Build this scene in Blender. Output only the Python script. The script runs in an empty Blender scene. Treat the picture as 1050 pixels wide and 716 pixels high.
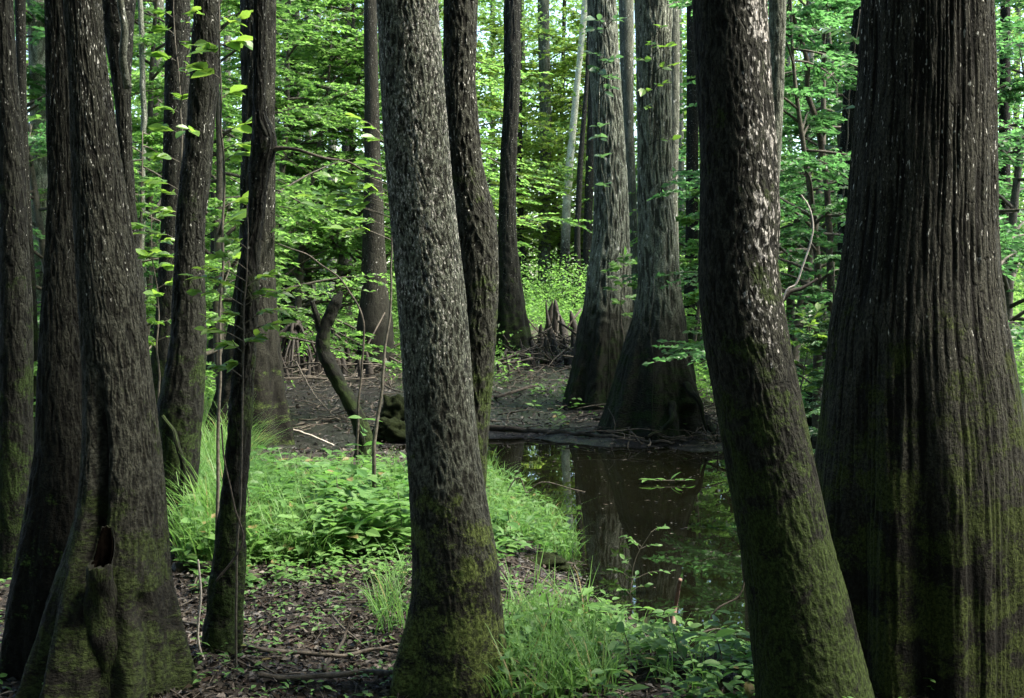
import bpy, math, random
import numpy as np

random.seed(7)
RNG = np.random.default_rng(11)
scene = bpy.context.scene
COL = scene.collection
R = math.radians

# ------------------------------------------------------------------ camera
CAMZ = 1.75
F = 1300.0
TH = math.atan(68 / F)
CT, ST = math.cos(TH), math.sin(TH)


def unproj(px, py, Y):
    """point seen at photo position (px, py) at ground distance Y; also metres per pixel"""
    px = np.asarray(px, float); py = np.asarray(py, float)
    a = (px - 525) / F
    b = (358 - py) / F
    dy = CT + b * ST
    dz = -ST + b * CT
    s = Y / dy
    return np.stack([a * s, Y + 0 * a * s, CAMZ + s * dz], -1), s / F


def onground(px, py, z=0.0):
    a = (px - 525) / F
    b = (358 - py) / F
    dy = CT + b * ST
    dz = -ST + b * CT
    s = (z - CAMZ) / dz
    return a * s, dy * s


cam_d = bpy.data.cameras.new('camera')
cam_d.sensor_width = 36
cam_d.lens = F / 1050 * 36
cam_d.clip_start = 0.05
cam_d.clip_end = 2000
cam = bpy.data.objects.new('camera', cam_d)
COL.objects.link(cam)
cam.location = (0, 0, CAMZ)
cam.rotation_euler = (R(90) - TH, 0, 0)
scene.camera = cam

# ------------------------------------------------------------------ noise
_perm = np.random.default_rng(3).permutation(256)
_perm = np.concatenate([_perm, _perm, _perm])
_g3 = np.random.default_rng(4).normal(size=(256, 3))
_g3 /= np.linalg.norm(_g3, axis=1)[:, None]


def perlin(p):
    p = np.asarray(p, float)
    i = np.floor(p).astype(int)
    f = p - i
    i &= 255
    u = f * f * f * (f * (f * 6 - 15) + 10)
    out = 0
    for dx in (0, 1):
        wx = u[..., 0] if dx else 1 - u[..., 0]
        for dy in (0, 1):
            wy = u[..., 1] if dy else 1 - u[..., 1]
            for dz in (0, 1):
                wz = u[..., 2] if dz else 1 - u[..., 2]
                h = _perm[_perm[_perm[i[..., 0] + dx] + i[..., 1] + dy] + i[..., 2] + dz]
                g = _g3[h]
                d = (g[..., 0] * (f[..., 0] - dx) + g[..., 1] * (f[..., 1] - dy) + g[..., 2] * (f[..., 2] - dz))
                out = out + wx * wy * wz * d
    return out * 1.6


def sstep(x, a=0.0, b=1.0):
    t = np.clip((x - a) / (b - a), 0, 1)
    return t * t * (3 - 2 * t)


# ------------------------------------------------------------------ mesh building
def make_mesh(name, V, faces, attrs=None, smooth=True):
    """faces: list of int arrays (n,3) / (n,4)"""
    me = bpy.data.meshes.new(name)
    V = np.ascontiguousarray(V, np.float32)
    me.vertices.add(len(V))
    me.vertices.foreach_set('co', V.ravel())
    faces = [np.asarray(f, np.int32) for f in faces if len(f)]
    li = np.concatenate([f.ravel() for f in faces])
    tot = np.concatenate([np.full(len(f), f.shape[1], np.int32) for f in faces])
    st = np.concatenate([[0], np.cumsum(tot)[:-1]]).astype(np.int32)
    me.loops.add(len(li))
    me.loops.foreach_set('vertex_index', li)
    me.polygons.add(len(tot))
    me.polygons.foreach_set('loop_start', st)
    me.polygons.foreach_set('loop_total', tot)
    me.polygons.foreach_set('use_smooth', np.full(len(tot), bool(smooth)))
    for k, v in (attrs or {}).items():
        v = np.asarray(v, np.float32)
        if v.ndim == 1:
            a = me.attributes.new(k, 'FLOAT', 'POINT')
            a.data.foreach_set('value', v)
        else:
            a = me.attributes.new(k, 'FLOAT_VECTOR', 'POINT')
            a.data.foreach_set('vector', v.ravel())
    me.update(calc_edges=True)
    return me


class Geo:
    def __init__(s):
        s.V, s.F, s.A, s.n = [], {3: [], 4: []}, {}, 0

    def add(s, V, faces, **attrs):
        for f in faces:
            f = np.asarray(f)
            if len(f):
                s.F[f.shape[1]].append(f + s.n)
        s.V.append(V)
        s.n += len(V)
        for k, v in attrs.items():
            s.A.setdefault(k, []).append(v)

    def mesh(s, name, origin=(0, 0, 0), smooth=True):
        V = np.concatenate(s.V) - np.asarray(origin, float)
        fs = [np.concatenate(f) for f in s.F.values() if f]
        return make_mesh(name, V, fs, {k: np.concatenate(v) for k, v in s.A.items()}, smooth)


def obj(name, me, mat=None, parent=None):
    o = bpy.data.objects.new(name, me)
    COL.objects.link(o)
    if mat is not None and len(me.materials) == 0:
        me.materials.append(mat)
    if parent is not None:
        o.parent = parent
    return o


def thing(name, label, cat, loc, group=None, rz=0):
    o = bpy.data.objects.new(name, None)
    o.empty_display_size = 0.1
    COL.objects.link(o)
    o.location = loc
    o.rotation_euler = (0, 0, rz)
    o['label'] = label
    o['category'] = cat
    if group:
        o['group'] = group
    return o


def tag(o, label=None, cat=None, group=None, kind=None):
    if label: o['label'] = label
    if cat: o['category'] = cat
    if group: o['group'] = group
    if kind: o['kind'] = kind
    return o


def tube(path, rad, nseg=8, cap=True, r0=None, vz=None):
    """round tube along a path; gives verts, faces, bark coordinates, angle array"""
    P = np.asarray(path, float)
    rad = np.broadcast_to(np.asarray(rad, float), (len(P),))
    T = np.gradient(P, axis=0)
    T /= np.linalg.norm(T, axis=1)[:, None] + 1e-9
    ref = np.array([0, 1, 0.0]) if abs(T[0, 1]) < 0.9 else np.array([1, 0, 0.0])
    S = np.zeros_like(P)
    s = np.cross(ref, T[0]); s /= np.linalg.norm(s)
    for i in range(len(P)):
        s = s - T[i] * (s @ T[i])
        s /= np.linalg.norm(s) + 1e-9
        S[i] = s
    B = np.cross(T, S)
    a = np.linspace(0, 2 * math.pi, nseg, endpoint=False)
    ca, sa = np.cos(a), np.sin(a)
    dirs = S[:, None, :] * ca[None, :, None] + B[:, None, :] * sa[None, :, None]
    V = P[:, None, :] + dirs * rad[:, None, None]
    if r0 is None: r0 = float(np.median(rad))
    if vz is None:
        vz = np.concatenate([[0], np.cumsum(np.linalg.norm(np.diff(P, axis=0), axis=1))])
    bark = np.zeros((len(P), nseg, 3))
    bark[..., 0] = r0 * ca; bark[..., 1] = r0 * sa; bark[..., 2] = vz[:, None]
    n = len(P)
    i = np.arange(n - 1)[:, None]; j = np.arange(nseg)[None, :]
    j2 = (j + 1) % nseg
    Q = np.stack([i * nseg + j, i * nseg + j2, (i + 1) * nseg + j2, (i + 1) * nseg + j], -1).reshape(-1, 4)
    V2 = V.reshape(-1, 3); bk = bark.reshape(-1, 3)
    fs = [Q]
    if cap:
        V2 = np.concatenate([V2, P[:1], P[-1:]])
        bk = np.concatenate([bk, [[0, 0, vz[0]], [0, 0, vz[-1]]]])
        k = np.arange(nseg); k2 = (k + 1) % nseg
        c0 = n * nseg
        fs.append(np.stack([np.full(nseg, c0), k2, k], -1))
        fs.append(np.stack([np.full(nseg, c0 + 1), (n - 1) * nseg + k, (n - 1) * nseg + k2], -1))
    return V2, fs, bk, dirs


def smooth_path(pts, n=24):
    """Catmull-Rom through control points"""
    P = np.asarray(pts, float)
    P = np.concatenate([[2 * P[0] - P[1]], P, [2 * P[-1] - P[-2]]])
    m = len(P) - 3
    t = np.linspace(0, m, n)
    i = np.clip(t.astype(int), 0, m - 1)
    u = (t - i)[:, None]
    p0, p1, p2, p3 = P[i], P[i + 1], P[i + 2], P[i + 3]
    return 0.5 * ((2 * p1) + (-p0 + p2) * u + (2 * p0 - 5 * p1 + 4 * p2 - p3) * u ** 2 + (-p0 + 3 * p1 - 3 * p2 + p3) * u ** 3)


def norm(v):
    return v / (np.linalg.norm(v, axis=-1, keepdims=True) + 1e-9)


def leaves(P, D, N, L, W, fine=False):
    """many leaf blades: P base points, D directions, N normals, L lengths, W widths"""
    P = np.asarray(P, float); D = norm(np.asarray(D, float)); N = np.asarray(N, float)
    S = norm(np.cross(D, N)); N = np.cross(S, D)
    n = len(P)
    L = np.broadcast_to(L, (n,))[:, None]; W = np.broadcast_to(W, (n,))[:, None]
    droop = 0.16
    if not fine:
        V = np.stack([P,
                      P + D * L * .45 + S * W * .5 + N * W * .14,
                      P + D * L - N * L * droop,
                      P + D * L * .45 - S * W * .5 + N * W * .14], 1).reshape(-1, 3)
        b = np.arange(n)[:, None] * 4
        T = np.concatenate([b + [0, 1, 2], b + [0, 2, 3]])
        rep = 4
        fs = [T]
    else:
        def pt(t, w, up):
            return P + D * L * t + S * W * w + N * (W * up - L * droop * t * t)
        V = np.stack([pt(0, 0, 0), pt(.22, .36, .1), pt(.22, 0, 0), pt(.22, -.36, .1),
                      pt(.5, .5, .13), pt(.5, 0, 0), pt(.5, -.5, .13),
                      pt(.78, .3, .08), pt(.78, 0, 0), pt(.78, -.3, .08), pt(1, 0, 0)], 1).reshape(-1, 3)
        b = np.arange(n)[:, None] * 11
        T = np.concatenate([b + f for f in ([0, 1, 2], [0, 2, 3], [7, 10, 8], [8, 10, 9])])
        Q = np.concatenate([b + f for f in ([1, 4, 5, 2], [2, 5, 6, 3], [4, 7, 8, 5], [5, 8, 9, 6])])
        rep = 11
        fs = [T, Q]
    tint = np.repeat(RNG.random(n), rep)
    return V, fs, tint


def rdir(n, zscale=1.0):
    d = RNG.normal(size=(n, 3)); d[:, 2] *= zscale
    return norm(d)


# ------------------------------------------------------------------ materials
class NT:
    def __init__(s, name):
        s.m = bpy.data.materials.new(name)
        s.m.use_nodes = True
        s.t = s.m.node_tree
        s.t.nodes.clear()
        s.out = s.t.nodes.new('ShaderNodeOutputMaterial')

    def n(s, typ, **kw):
        nd = s.t.nodes.new('ShaderNode' + typ)
        for k, v in kw.items():
            setattr(nd, k, v)
        return nd

    def put(s, sock, v):
        if v is None: return
        if isinstance(v, bpy.types.NodeSocket):
            s.t.links.new(v, sock)
        else:
            if hasattr(sock.default_value, '__len__') and not hasattr(v, '__len__'):
                v = (v,) * len(sock.default_value)
            if hasattr(v, '__len__') and len(v) == 3 and len(sock.default_value) == 4:
                v = (*v, 1)
            sock.default_value = v

    def attr(s, name, out='Vector'):
        a = s.n('Attribute', attribute_name=name)
        return a.outputs[out]

    def math(s, op, a, b=None, clamp=False):
        m = s.n('Math', operation=op, use_clamp=clamp)
        s.put(m.inputs[0], a); s.put(m.inputs[1], b)
        return m.outputs[0]

    def vmath(s, op, a, b=None, out='Vector'):
        m = s.n('VectorMath', operation=op)
        s.put(m.inputs[0], a); s.put(m.inputs[1], b)
        return m.outputs[out]

    def noise(s, vec, scale, detail=3, rough=.55, dist=0):
        m = s.n('TexNoise')
        s.put(m.inputs['Vector'], vec); m.inputs['Scale'].default_value = scale
        m.inputs['Detail'].default_value = detail; m.inputs['Roughness'].default_value = rough
        m.inputs['Distortion'].default_value = dist
        return m.outputs['Fac']

    def voro(s, vec, scale, feature='F1', out='Distance'):
        m = s.n('TexVoronoi', feature=feature)
        s.put(m.inputs['Vector'], vec); m.inputs['Scale'].default_value = scale
        return m.outputs[out]

    def rng(s, v, a, b, c=0.0, d=1.0, smooth=True):
        m = s.n('MapRange', interpolation_type='SMOOTHSTEP' if smooth else 'LINEAR')
        s.put(m.inputs[0], v); s.put(m.inputs[1], a); s.put(m.inputs[2], b); s.put(m.inputs[3], c); s.put(m.inputs[4], d)
        return m.outputs[0]

    def mix(s, f, a, b, mode='MIX'):
        m = s.n('Mix', data_type='RGBA', blend_type=mode)
        s.put(m.inputs[0], f); s.put(m.inputs[6], a); s.put(m.inputs[7], b)
        return m.outputs[2]

    def bump(s, h, strength=.5, dist=.01, nrm=None):
        m = s.n('Bump')
        m.inputs['Strength'].default_value = strength
        m.inputs['Distance'].default_value = dist
        s.put(m.inputs['Height'], h); s.put(m.inputs['Normal'], nrm)
        return m.outputs['Normal']

    def principled(s, col, rough=.8, nrm=None, spec=.3):
        p = s.n('BsdfPrincipled')
        s.put(p.inputs['Base Color'], col); s.put(p.inputs['Roughness'], rough)
        s.put(p.inputs['Normal'], nrm); p.inputs['Specular IOR Level'].default_value = spec
        return p

    def done(s, shader):
        s.t.links.new(shader, s.out.inputs['Surface'])
        return s.m


def bark_mat(name, dark, light, sx=40, sz=12, bump=.8, dist=.012, fleck=0.5, fleck_lo=1.2, fleck_hi=2.0, fleck_col=(.5, .5, .46),
             fleck_dir=None, fleck_size=(55, 24), moss=.3, moss_lo=.4, moss_hi=1.6, moss_dir=None, moss_col=(.030, .045, .010),
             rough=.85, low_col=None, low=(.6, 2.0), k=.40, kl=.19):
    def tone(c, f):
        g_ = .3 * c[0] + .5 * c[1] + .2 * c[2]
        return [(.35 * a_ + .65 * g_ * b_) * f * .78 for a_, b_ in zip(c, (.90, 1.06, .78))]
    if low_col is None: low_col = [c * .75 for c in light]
    dark, light, low_col = tone(dark, k), tone(light, k), tone(low_col, kl)  # low tones kept darker: wet mossy bark plus forest shade put into the colour
    moss_col = [moss_col[0] * 1.02, moss_col[1] * 1.22, moss_col[2] * 1.1]
    m = NT(name)
    co = m.attr('bark')
    sep = m.n('SeparateXYZ'); m.put(sep.inputs[0], co)
    z = sep.outputs['Z']
    warp = m.n('TexNoise'); m.put(warp.inputs['Vector'], co); warp.inputs['Scale'].default_value = 7
    wv = m.vmath('MULTIPLY', m.vmath('SUBTRACT', warp.outputs['Color'], (.5, .5, .5)), (.012, .012, .0))
    cw = m.vmath('ADD', co, wv)
    st = m.vmath('MULTIPLY', cw, (sx, sx, sz))
    n1 = m.noise(st, 1.0, 4, .6, .2)
    vor = m.voro(st, .8, 'DISTANCE_TO_EDGE')
    crack = m.rng(m.math('ADD', vor, m.math('MULTIPLY', m.math('SUBTRACT', n1, .5), .25)), 0.0, .10)
    cell = m.voro(st, .8, 'F1', 'Color')
    csep = m.n('SeparateColor'); m.put(csep.inputs[0], cell)
    n2 = m.noise(co, 3.2, 4, .6)
    n3 = m.noise(co, 75, 4, .7)
    grain = m.noise(m.vmath('MULTIPLY', co, (1, 1, .6)), 130, 3, .75)
    # plate tone
    t = m.math('ADD', m.math('MULTIPLY', n1, .9), m.math('MULTIPLY', n2, .7))
    t = m.math('ADD', t, m.math('MULTIPLY', csep.outputs[0], .35))
    t = m.math('ADD', t, m.math('MULTIPLY', m.attr('rg', 'Fac'), .45))
    t = m.rng(t, .62, 1.42)
    col = m.mix(t, dark, light)
    hi = m.rng(m.math('ADD', z, m.math('MULTIPLY', m.math('SUBTRACT', n2, .5), 1.2)), .7, 2.0)
    crack = m.math('SUBTRACT', 1.0, m.math('MULTIPLY', m.math('SUBTRACT', 1.0, crack), m.math('MULTIPLY', hi, .75)))
    fiss = m.math('MULTIPLY', crack, m.rng(m.attr('rg', 'Fac'), -1.0, -.1, .25, 1))
    col = m.mix(m.math('MULTIPLY', m.rng(n3, .45, .7), .35), col, (light[0] * 1.35, light[1] * 1.3, light[2] * 1.25))
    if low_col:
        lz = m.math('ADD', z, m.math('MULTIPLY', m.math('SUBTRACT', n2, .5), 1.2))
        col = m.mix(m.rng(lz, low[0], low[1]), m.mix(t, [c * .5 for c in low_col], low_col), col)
    xy = m.vmath('NORMALIZE', m.vmath('MULTIPLY', co, (1, 1, 0)))

    def dmask(d, a=-.15, b=.75):
        dv = m.vmath('DOT_PRODUCT', xy, (d[0], d[1], 0), 'Value')
        return m.rng(m.math('ADD', dv, m.math('MULTIPLY', m.math('SUBTRACT', n2, .5), .9)), a, b)
    # pale lichen
    if fleck > 0:
        fv = m.vmath('MULTIPLY', cw, (fleck_size[0], fleck_size[0], fleck_size[1]))
        fn = m.noise(fv, 1.0, 2, .5)
        fbig = m.noise(m.vmath('MULTIPLY', co, (1, 1, .5)), 9, 3, .6)
        zz = m.math('ADD', z, m.math('MULTIPLY', m.math('SUBTRACT', n2, .5), 1.0))
        cov = m.math('MULTIPLY', m.rng(zz, fleck_lo, fleck_hi), m.rng(fbig, .3, .62, .25, 1))
        if fleck_dir: cov = m.math('MULTIPLY', cov, dmask(fleck_dir))
        thr = m.math('SUBTRACT', .68, m.math('MULTIPLY', cov, fleck * .24))
        fm = m.rng(fn, thr, m.math('ADD', thr, .09))
        fm = m.math('MULTIPLY', fm, m.rng(cov, .02, .2))
        col = m.mix(m.math('MULTIPLY', fm, .85), col, m.mix(n3, [c * .65 for c in fleck_col], fleck_col))
    # moss
    if moss > 0:
        mn = m.rng(m.noise(co, 7, 6, .72), .30, .70, smooth=False)
        mfine = m.noise(co, 140, 2, .6)
        cov = m.rng(m.math('ADD', z, m.math('MULTIPLY', m.math('SUBTRACT', n2, .5), 1.4)), moss_hi, moss_lo)
        if moss_dir: cov = m.math('MULTIPLY', cov, dmask(moss_dir))
        thr = m.math('SUBTRACT', .95, m.math('MULTIPLY', cov, moss * .75))
        mm = m.rng(m.math('ADD', mn, m.math('MULTIPLY', m.math('SUBTRACT', mfine, .5), .55)), thr, m.math('ADD', thr, .25))
        mm = m.math('MULTIPLY', mm, m.rng(cov, .02, .25))
        col = m.mix(m.math('MULTIPLY', mm, .9), col, m.mix(mfine, [c * .5 for c in moss_col], [c * 1.5 for c in moss_col]))
    h = m.math('ADD', m.math('MULTIPLY', n1, .8), m.math('MULTIPLY', crack, .5))
    h = m.math('ADD', h, m.math('MULTIPLY', n3, .5))
    h = m.math('ADD', h, m.math('MULTIPLY', grain, .45))
    gr = m.rng(grain, .36, .64, .35, 1.75)
    gcol = m.n('CombineColor'); m.put(gcol.inputs[0], gr); m.put(gcol.inputs[1], gr); m.put(gcol.inputs[2], gr)
    col = m.mix(.85, col, gcol.outputs[0], 'MULTIPLY')
    col = m.mix(m.math('SUBTRACT', 1.0, m.rng(fiss, 0, 1, .45, 1)), col, [c * .6 for c in dark])
    nb = m.bump(h, bump, dist)
    p = m.principled(col, rough, nb, .12)
    return m.done(p.outputs[0])


def leaf_mat(name, c0, c1, t0, t1, trans=.45, rough=.45, spec=.35, dead=None):
    m = NT(name)
    t = m.attr('tint', 'Fac')
    geo = m.n('NewGeometry')
    big = m.noise(geo.outputs['Position'], .55, 2)
    f = m.math('ADD', m.math('MULTIPLY', t, .65), m.math('MULTIPLY', m.rng(big, .3, .7), .35))
    c_ = m.mix(f, c0, c1)
    if dead: c_ = m.mix(m.rng(t, dead, dead + .02), c_, (.15, .115, .05))
    p = m.principled(c_, rough, None, spec)
    tr = m.n('BsdfTranslucent')
    m.put(tr.inputs['Color'], m.mix(f, t0, t1))
    mx = m.n('MixShader')
    mx.inputs[0].default_value = trans
    m.t.links.new(p.outputs[0], mx.inputs[1]); m.t.links.new(tr.outputs[0], mx.inputs[2])
    return m.done(mx.outputs[0])


def plain_mat(name, c0, c1, scale=20, rough=.8, bump=.4, dist=.01, spec=.3, attr='bark'):
    m = NT(name)
    co = m.attr(attr) if attr else m.n('TexCoord').outputs['Object']
    n1 = m.noise(co, scale, 5, .65)
    n2 = m.noise(co, scale * .2, 3)
    f = m.rng(m.math('ADD', m.math('MULTIPLY', n1, .6), m.math('MULTIPLY', n2, .4)), .35, .65)
    return m.done(m.principled(m.mix(f, c0, c1), rough, m.bump(n1, bump, dist), spec).outputs[0])


# bark of each kind of trunk
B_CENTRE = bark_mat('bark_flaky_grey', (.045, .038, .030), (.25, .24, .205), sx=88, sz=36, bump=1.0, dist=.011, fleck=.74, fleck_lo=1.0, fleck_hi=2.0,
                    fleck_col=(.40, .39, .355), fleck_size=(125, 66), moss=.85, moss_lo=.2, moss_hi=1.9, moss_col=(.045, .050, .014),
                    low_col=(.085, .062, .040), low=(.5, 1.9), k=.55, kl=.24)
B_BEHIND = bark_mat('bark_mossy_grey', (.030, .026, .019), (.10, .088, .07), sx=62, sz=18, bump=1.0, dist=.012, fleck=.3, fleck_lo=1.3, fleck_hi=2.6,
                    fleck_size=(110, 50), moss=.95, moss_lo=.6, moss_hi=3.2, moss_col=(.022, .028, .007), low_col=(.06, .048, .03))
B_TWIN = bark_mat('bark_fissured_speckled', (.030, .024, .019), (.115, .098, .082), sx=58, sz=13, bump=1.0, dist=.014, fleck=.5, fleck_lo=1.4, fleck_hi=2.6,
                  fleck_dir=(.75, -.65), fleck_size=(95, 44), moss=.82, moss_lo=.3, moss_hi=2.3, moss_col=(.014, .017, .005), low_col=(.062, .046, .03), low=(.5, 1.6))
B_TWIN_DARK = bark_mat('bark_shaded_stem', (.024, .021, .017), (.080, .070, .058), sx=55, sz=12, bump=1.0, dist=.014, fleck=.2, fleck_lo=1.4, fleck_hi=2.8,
                       fleck_size=(95, 44), moss=.45, moss_lo=.3, moss_hi=1.6, low_col=(.045, .034, .022))  # darker copy of the twin bark; the rear stem's shade is in its colour
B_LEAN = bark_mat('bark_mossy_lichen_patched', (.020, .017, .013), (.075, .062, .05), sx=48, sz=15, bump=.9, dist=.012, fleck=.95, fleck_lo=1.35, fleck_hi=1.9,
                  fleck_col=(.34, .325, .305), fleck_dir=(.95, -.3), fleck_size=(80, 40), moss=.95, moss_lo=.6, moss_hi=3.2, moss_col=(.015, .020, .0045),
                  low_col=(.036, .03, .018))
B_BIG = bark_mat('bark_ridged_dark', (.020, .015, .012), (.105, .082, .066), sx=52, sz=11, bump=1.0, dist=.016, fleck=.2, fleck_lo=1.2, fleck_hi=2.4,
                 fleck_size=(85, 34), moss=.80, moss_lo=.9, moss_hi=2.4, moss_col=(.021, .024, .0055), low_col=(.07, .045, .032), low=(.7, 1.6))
B_CYP = bark_mat('bark_cypress_grey', (.075, .070, .062), (.29, .28, .25), k=.75, kl=.45, sx=26, sz=5, bump=1.0, dist=.03, fleck=.35, fleck_lo=1.2, fleck_hi=2.6,
                 fleck_size=(34, 14), moss=.75, moss_lo=.3, moss_hi=2.3, moss_col=(.0085, .0135, .0035), low_col=(.040, .034, .022), low=(.9, 2.1))
B_CYPBROWN = bark_mat('bark_cypress_brown', (.036, .030, .022), (.10, .085, .062), sx=26, sz=5, bump=1.0, dist=.03, fleck=.15, moss=.6, moss_lo=.1, moss_hi=1.8,
                      moss_col=(.03, .038, .010), low_col=(.07, .05, .03), low=(.3, 2.2))
B_DARK = bark_mat('bark_dark_mossy', (.018, .017, .013), (.062, .056, .044), sx=40, sz=11, bump=1.0, dist=.014, fleck=.16, fleck_lo=1.4, fleck_hi=3.0,
                 fleck_size=(75, 40), moss=.82, moss_lo=.4, moss_hi=3.4, moss_col=(.014, .020, .005))
B_PALE = bark_mat('bark_pale_grey', (.13, .125, .115), (.30, .29, .27), sx=26, sz=8, bump=.8, dist=.02, fleck=.4, fleck_lo=1, fleck_hi=3, fleck_size=(30, 12), moss=.3, moss_lo=.2, moss_hi=1.5, k=1.05, kl=1)
B_GREY = bark_mat('bark_far_grey', (.060, .056, .048), (.16, .15, .13), sx=20, sz=5, bump=.8, dist=.02, fleck=.25, fleck_size=(24, 10), moss=.4, moss_lo=.3, moss_hi=3.0, k=1.05, kl=1)
B_PINK = bark_mat('bark_pale_pinkish', (.46, .37, .35), (.74, .64, .60), sx=12, sz=7, bump=.5, dist=.02, fleck=.3, fleck_size=(18, 8), moss=.0, k=.85, kl=1, low_col=(.04, .034, .026), low=(2.6, 4.6))
B_BROWN = bark_mat('bark_far_brown', (.050, .038, .028), (.13, .10, .075), sx=20, sz=5, bump=.8, dist=.02, fleck=.1, moss=.3)
B_TWIG = plain_mat('twig_bark', (.012, .010, .008), (.080, .067, .050), 60, .8, .4, .004)
B_PALETWIG = plain_mat('pale_twig_bark', (.25, .215, .18), (.50, .45, .39), 50, .75, .3, .004)
B_STEM = plain_mat('thin_stem_bark', (.03, .028, .02), (.10, .09, .07), 40, .8, .5, .006)
B_DEADLOG = plain_mat('wet_dead_wood', (.012, .010, .008), (.05, .042, .033), 25, .85, .8, .015, .2)
B_KNEE = plain_mat('knee_bark', (.006, .0052, .004), (.030, .024, .018), 18, .75, .8, .02)
M_MOSS = plain_mat('moss_cushion', (.004, .006, .002), (.012, .017, .005), 60, .95, 1.0, .015, .1)
B_ROTTEN = plain_mat('rotten_red_wood', (.05, .026, .016), (.15, .075, .045), 30, .85, .8, .012)

L_UNDER = leaf_mat('understorey_leaf', (.034, .088, .022), (.090, .165, .042), (.13, .31, .05), (.29, .53, .12), .52)
L_FAR = leaf_mat('far_leaf', (.050, .11, .026), (.135, .21, .060), (.19, .38, .06), (.40, .62, .18), .52)
L_CANOPY = leaf_mat('canopy_leaf', (.025, .06, .014), (.06, .11, .025), (.07, .15, .02), (.16, .28, .04), .45)
L_NEAR = leaf_mat('near_leaf', (.040, .10, .020), (.095, .17, .035), (.11, .26, .03), (.28, .46, .06), .45, .4)
L_BLUE = leaf_mat('bluish_leaf', (.035, .085, .040), (.085, .150, .070), (.06, .16, .05), (.14, .28, .09), .4, .35, .5)
L_HERB = leaf_mat('herb_leaf', (.042, .108, .028), (.105, .19, .055), (.08, .22, .04), (.19, .37, .08), .4, .5, .22, .965)
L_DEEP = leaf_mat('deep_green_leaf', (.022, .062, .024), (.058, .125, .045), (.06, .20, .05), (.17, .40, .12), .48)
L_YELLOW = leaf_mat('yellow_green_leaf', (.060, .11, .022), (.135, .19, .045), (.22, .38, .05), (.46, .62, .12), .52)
L_GRASS = leaf_mat('grass_blade', (.042, .108, .024), (.11, .20, .055), (.09, .235, .04), (.22, .39, .09), .4, .5, .22, .93)

# ------------------------------------------------------------------ ground and pond
_near = [(425, 462), (470, 468), (505, 486), (545, 522), (590, 553), (622, 600), (655, 640), (700, 668), (775, 690), (860, 700), (960, 640), (1080, 560)]
_far = [(1080, 452), (960, 446), (880, 440), (838, 444), (800, 462), (735, 469), (700, 468), (660, 463), (620, 459), (560, 451), (500, 448), (430, 447)]
POND = np.array([onground(*p) for p in _near + _far])


def sdf(x, y):
    """distance to the pond's edge, negative in the pond"""
    p = np.stack([x, y], -1)
    d2 = np.full(x.shape, 1e9); inside = np.zeros(x.shape, bool)
    n = len(POND)
    for i in range(n):
        a, b = POND[i], POND[(i + 1) % n]
        e = b - a
        w = p - a
        t = np.clip((w @ e) / (e @ e), 0, 1)
        d2 = np.minimum(d2, ((w - t[..., None] * e) ** 2).sum(-1))
        c = ((a[1] > y) != (b[1] > y)) & (x < (b[0] - a[0]) * (y - a[1]) / (b[1] - a[1] + 1e-12) + a[0])
        inside ^= c
    return np.sqrt(d2) * np.where(inside, -1, 1)


def height(x, y):
    x = np.asarray(x, float); y = np.asarray(y, float)
    q = np.stack([x, y, 0 * x], -1)
    d = sdf(x, y) + .10 * perlin(q * 1.7 + 3.3) + .05 * perlin(q * 5)
    wf = sstep(y, 10.8, 13.2)
    near = .20 * sstep(d, 0, .8) + .05 * perlin(q * 1.1) + .028 * perlin(q * 4.1) + .014 * perlin(q * 11)
    far = .05 * sstep(d, 0, .7) + .034 * np.clip(y - 17, 0, 45) + .055 * perlin(q * .8 + 9) + .035 * perlin(q * 2.3) + .016 * perlin(q * 7)
    h = near * (1 - wf) + far * wf
    for bx, by, br in ((-.19, 4.7, .42), (-1.16, 5.0, .26), (-1.49, 4.62, .60), (1.0, 4.2, .5), (1.5, 4.75, .7), (-2.6, 7.6, .35)):
        h = h + .06 * np.exp(-((x - bx) ** 2 + (y - by) ** 2) / br ** 2)
    lim = sstep(d, -.22, .30)
    inside = -.35 * sstep(-d, 0, 1.0) - .03
    return inside * (1 - lim) + h * lim


def hz(x, y):
    return float(height(np.array([x], float), np.array([y], float))[0])


ys = np.concatenate([np.arange(-16, 3, .35), np.arange(3, 8, .022), np.arange(8, 16, .035), np.arange(16, 30, .12), 30 * 1.045 ** np.arange(0, 64)])
s = np.linspace(-1, 1, 420)
sx_ = .30 * s + .70 * s ** 3
hw = np.maximum(12, .75 * np.abs(ys) + 8)
X = hw[:, None] * sx_[None, :]
Yg = np.broadcast_to(ys[:, None], X.shape)
Hg = height(X, Yg)
nr, nc = X.shape
ii = np.arange(nr - 1)[:, None]; jj = np.arange(nc - 1)[None, :]
Q = np.stack([ii * nc + jj, ii * nc + jj + 1, (ii + 1) * nc + jj + 1, (ii + 1) * nc + jj], -1).reshape(-1, 4)

m = NT('forest_floor_mud')
geo = m.n('NewGeometry'); pos = geo.outputs['Position']
sp = m.n('SeparateXYZ'); m.put(sp.inputs[0], pos)
n1 = m.noise(pos, 2.5, 5, .65); n2 = m.noise(pos, 14, 5, .65); n3 = m.noise(pos, 60, 4, .65)
wet = m.rng(m.math('ADD', sp.outputs['Z'], m.math('MULTIPLY', m.math('SUBTRACT', n1, .5), .22)), .16, .03)
wet = m.math('MAXIMUM', wet, m.math('MULTIPLY', m.math('MULTIPLY', m.rng(sp.outputs['Y'], 11.5, 13), m.rng(sp.outputs['Y'], 27, 19)), m.rng(n1, .25, .5, .55, 1)))
dry = m.mix(m.rng(n2, .35, .65), (.008, .0063, .0047), (.027, .021, .0155))
dry = m.mix(m.math('MULTIPLY', m.rng(n3, .5, .7), .5), dry, (.048, .038, .028))
mud = m.mix(m.rng(n2, .35, .7), (.003, .0028, .0026), (.012, .0105, .0095))
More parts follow.
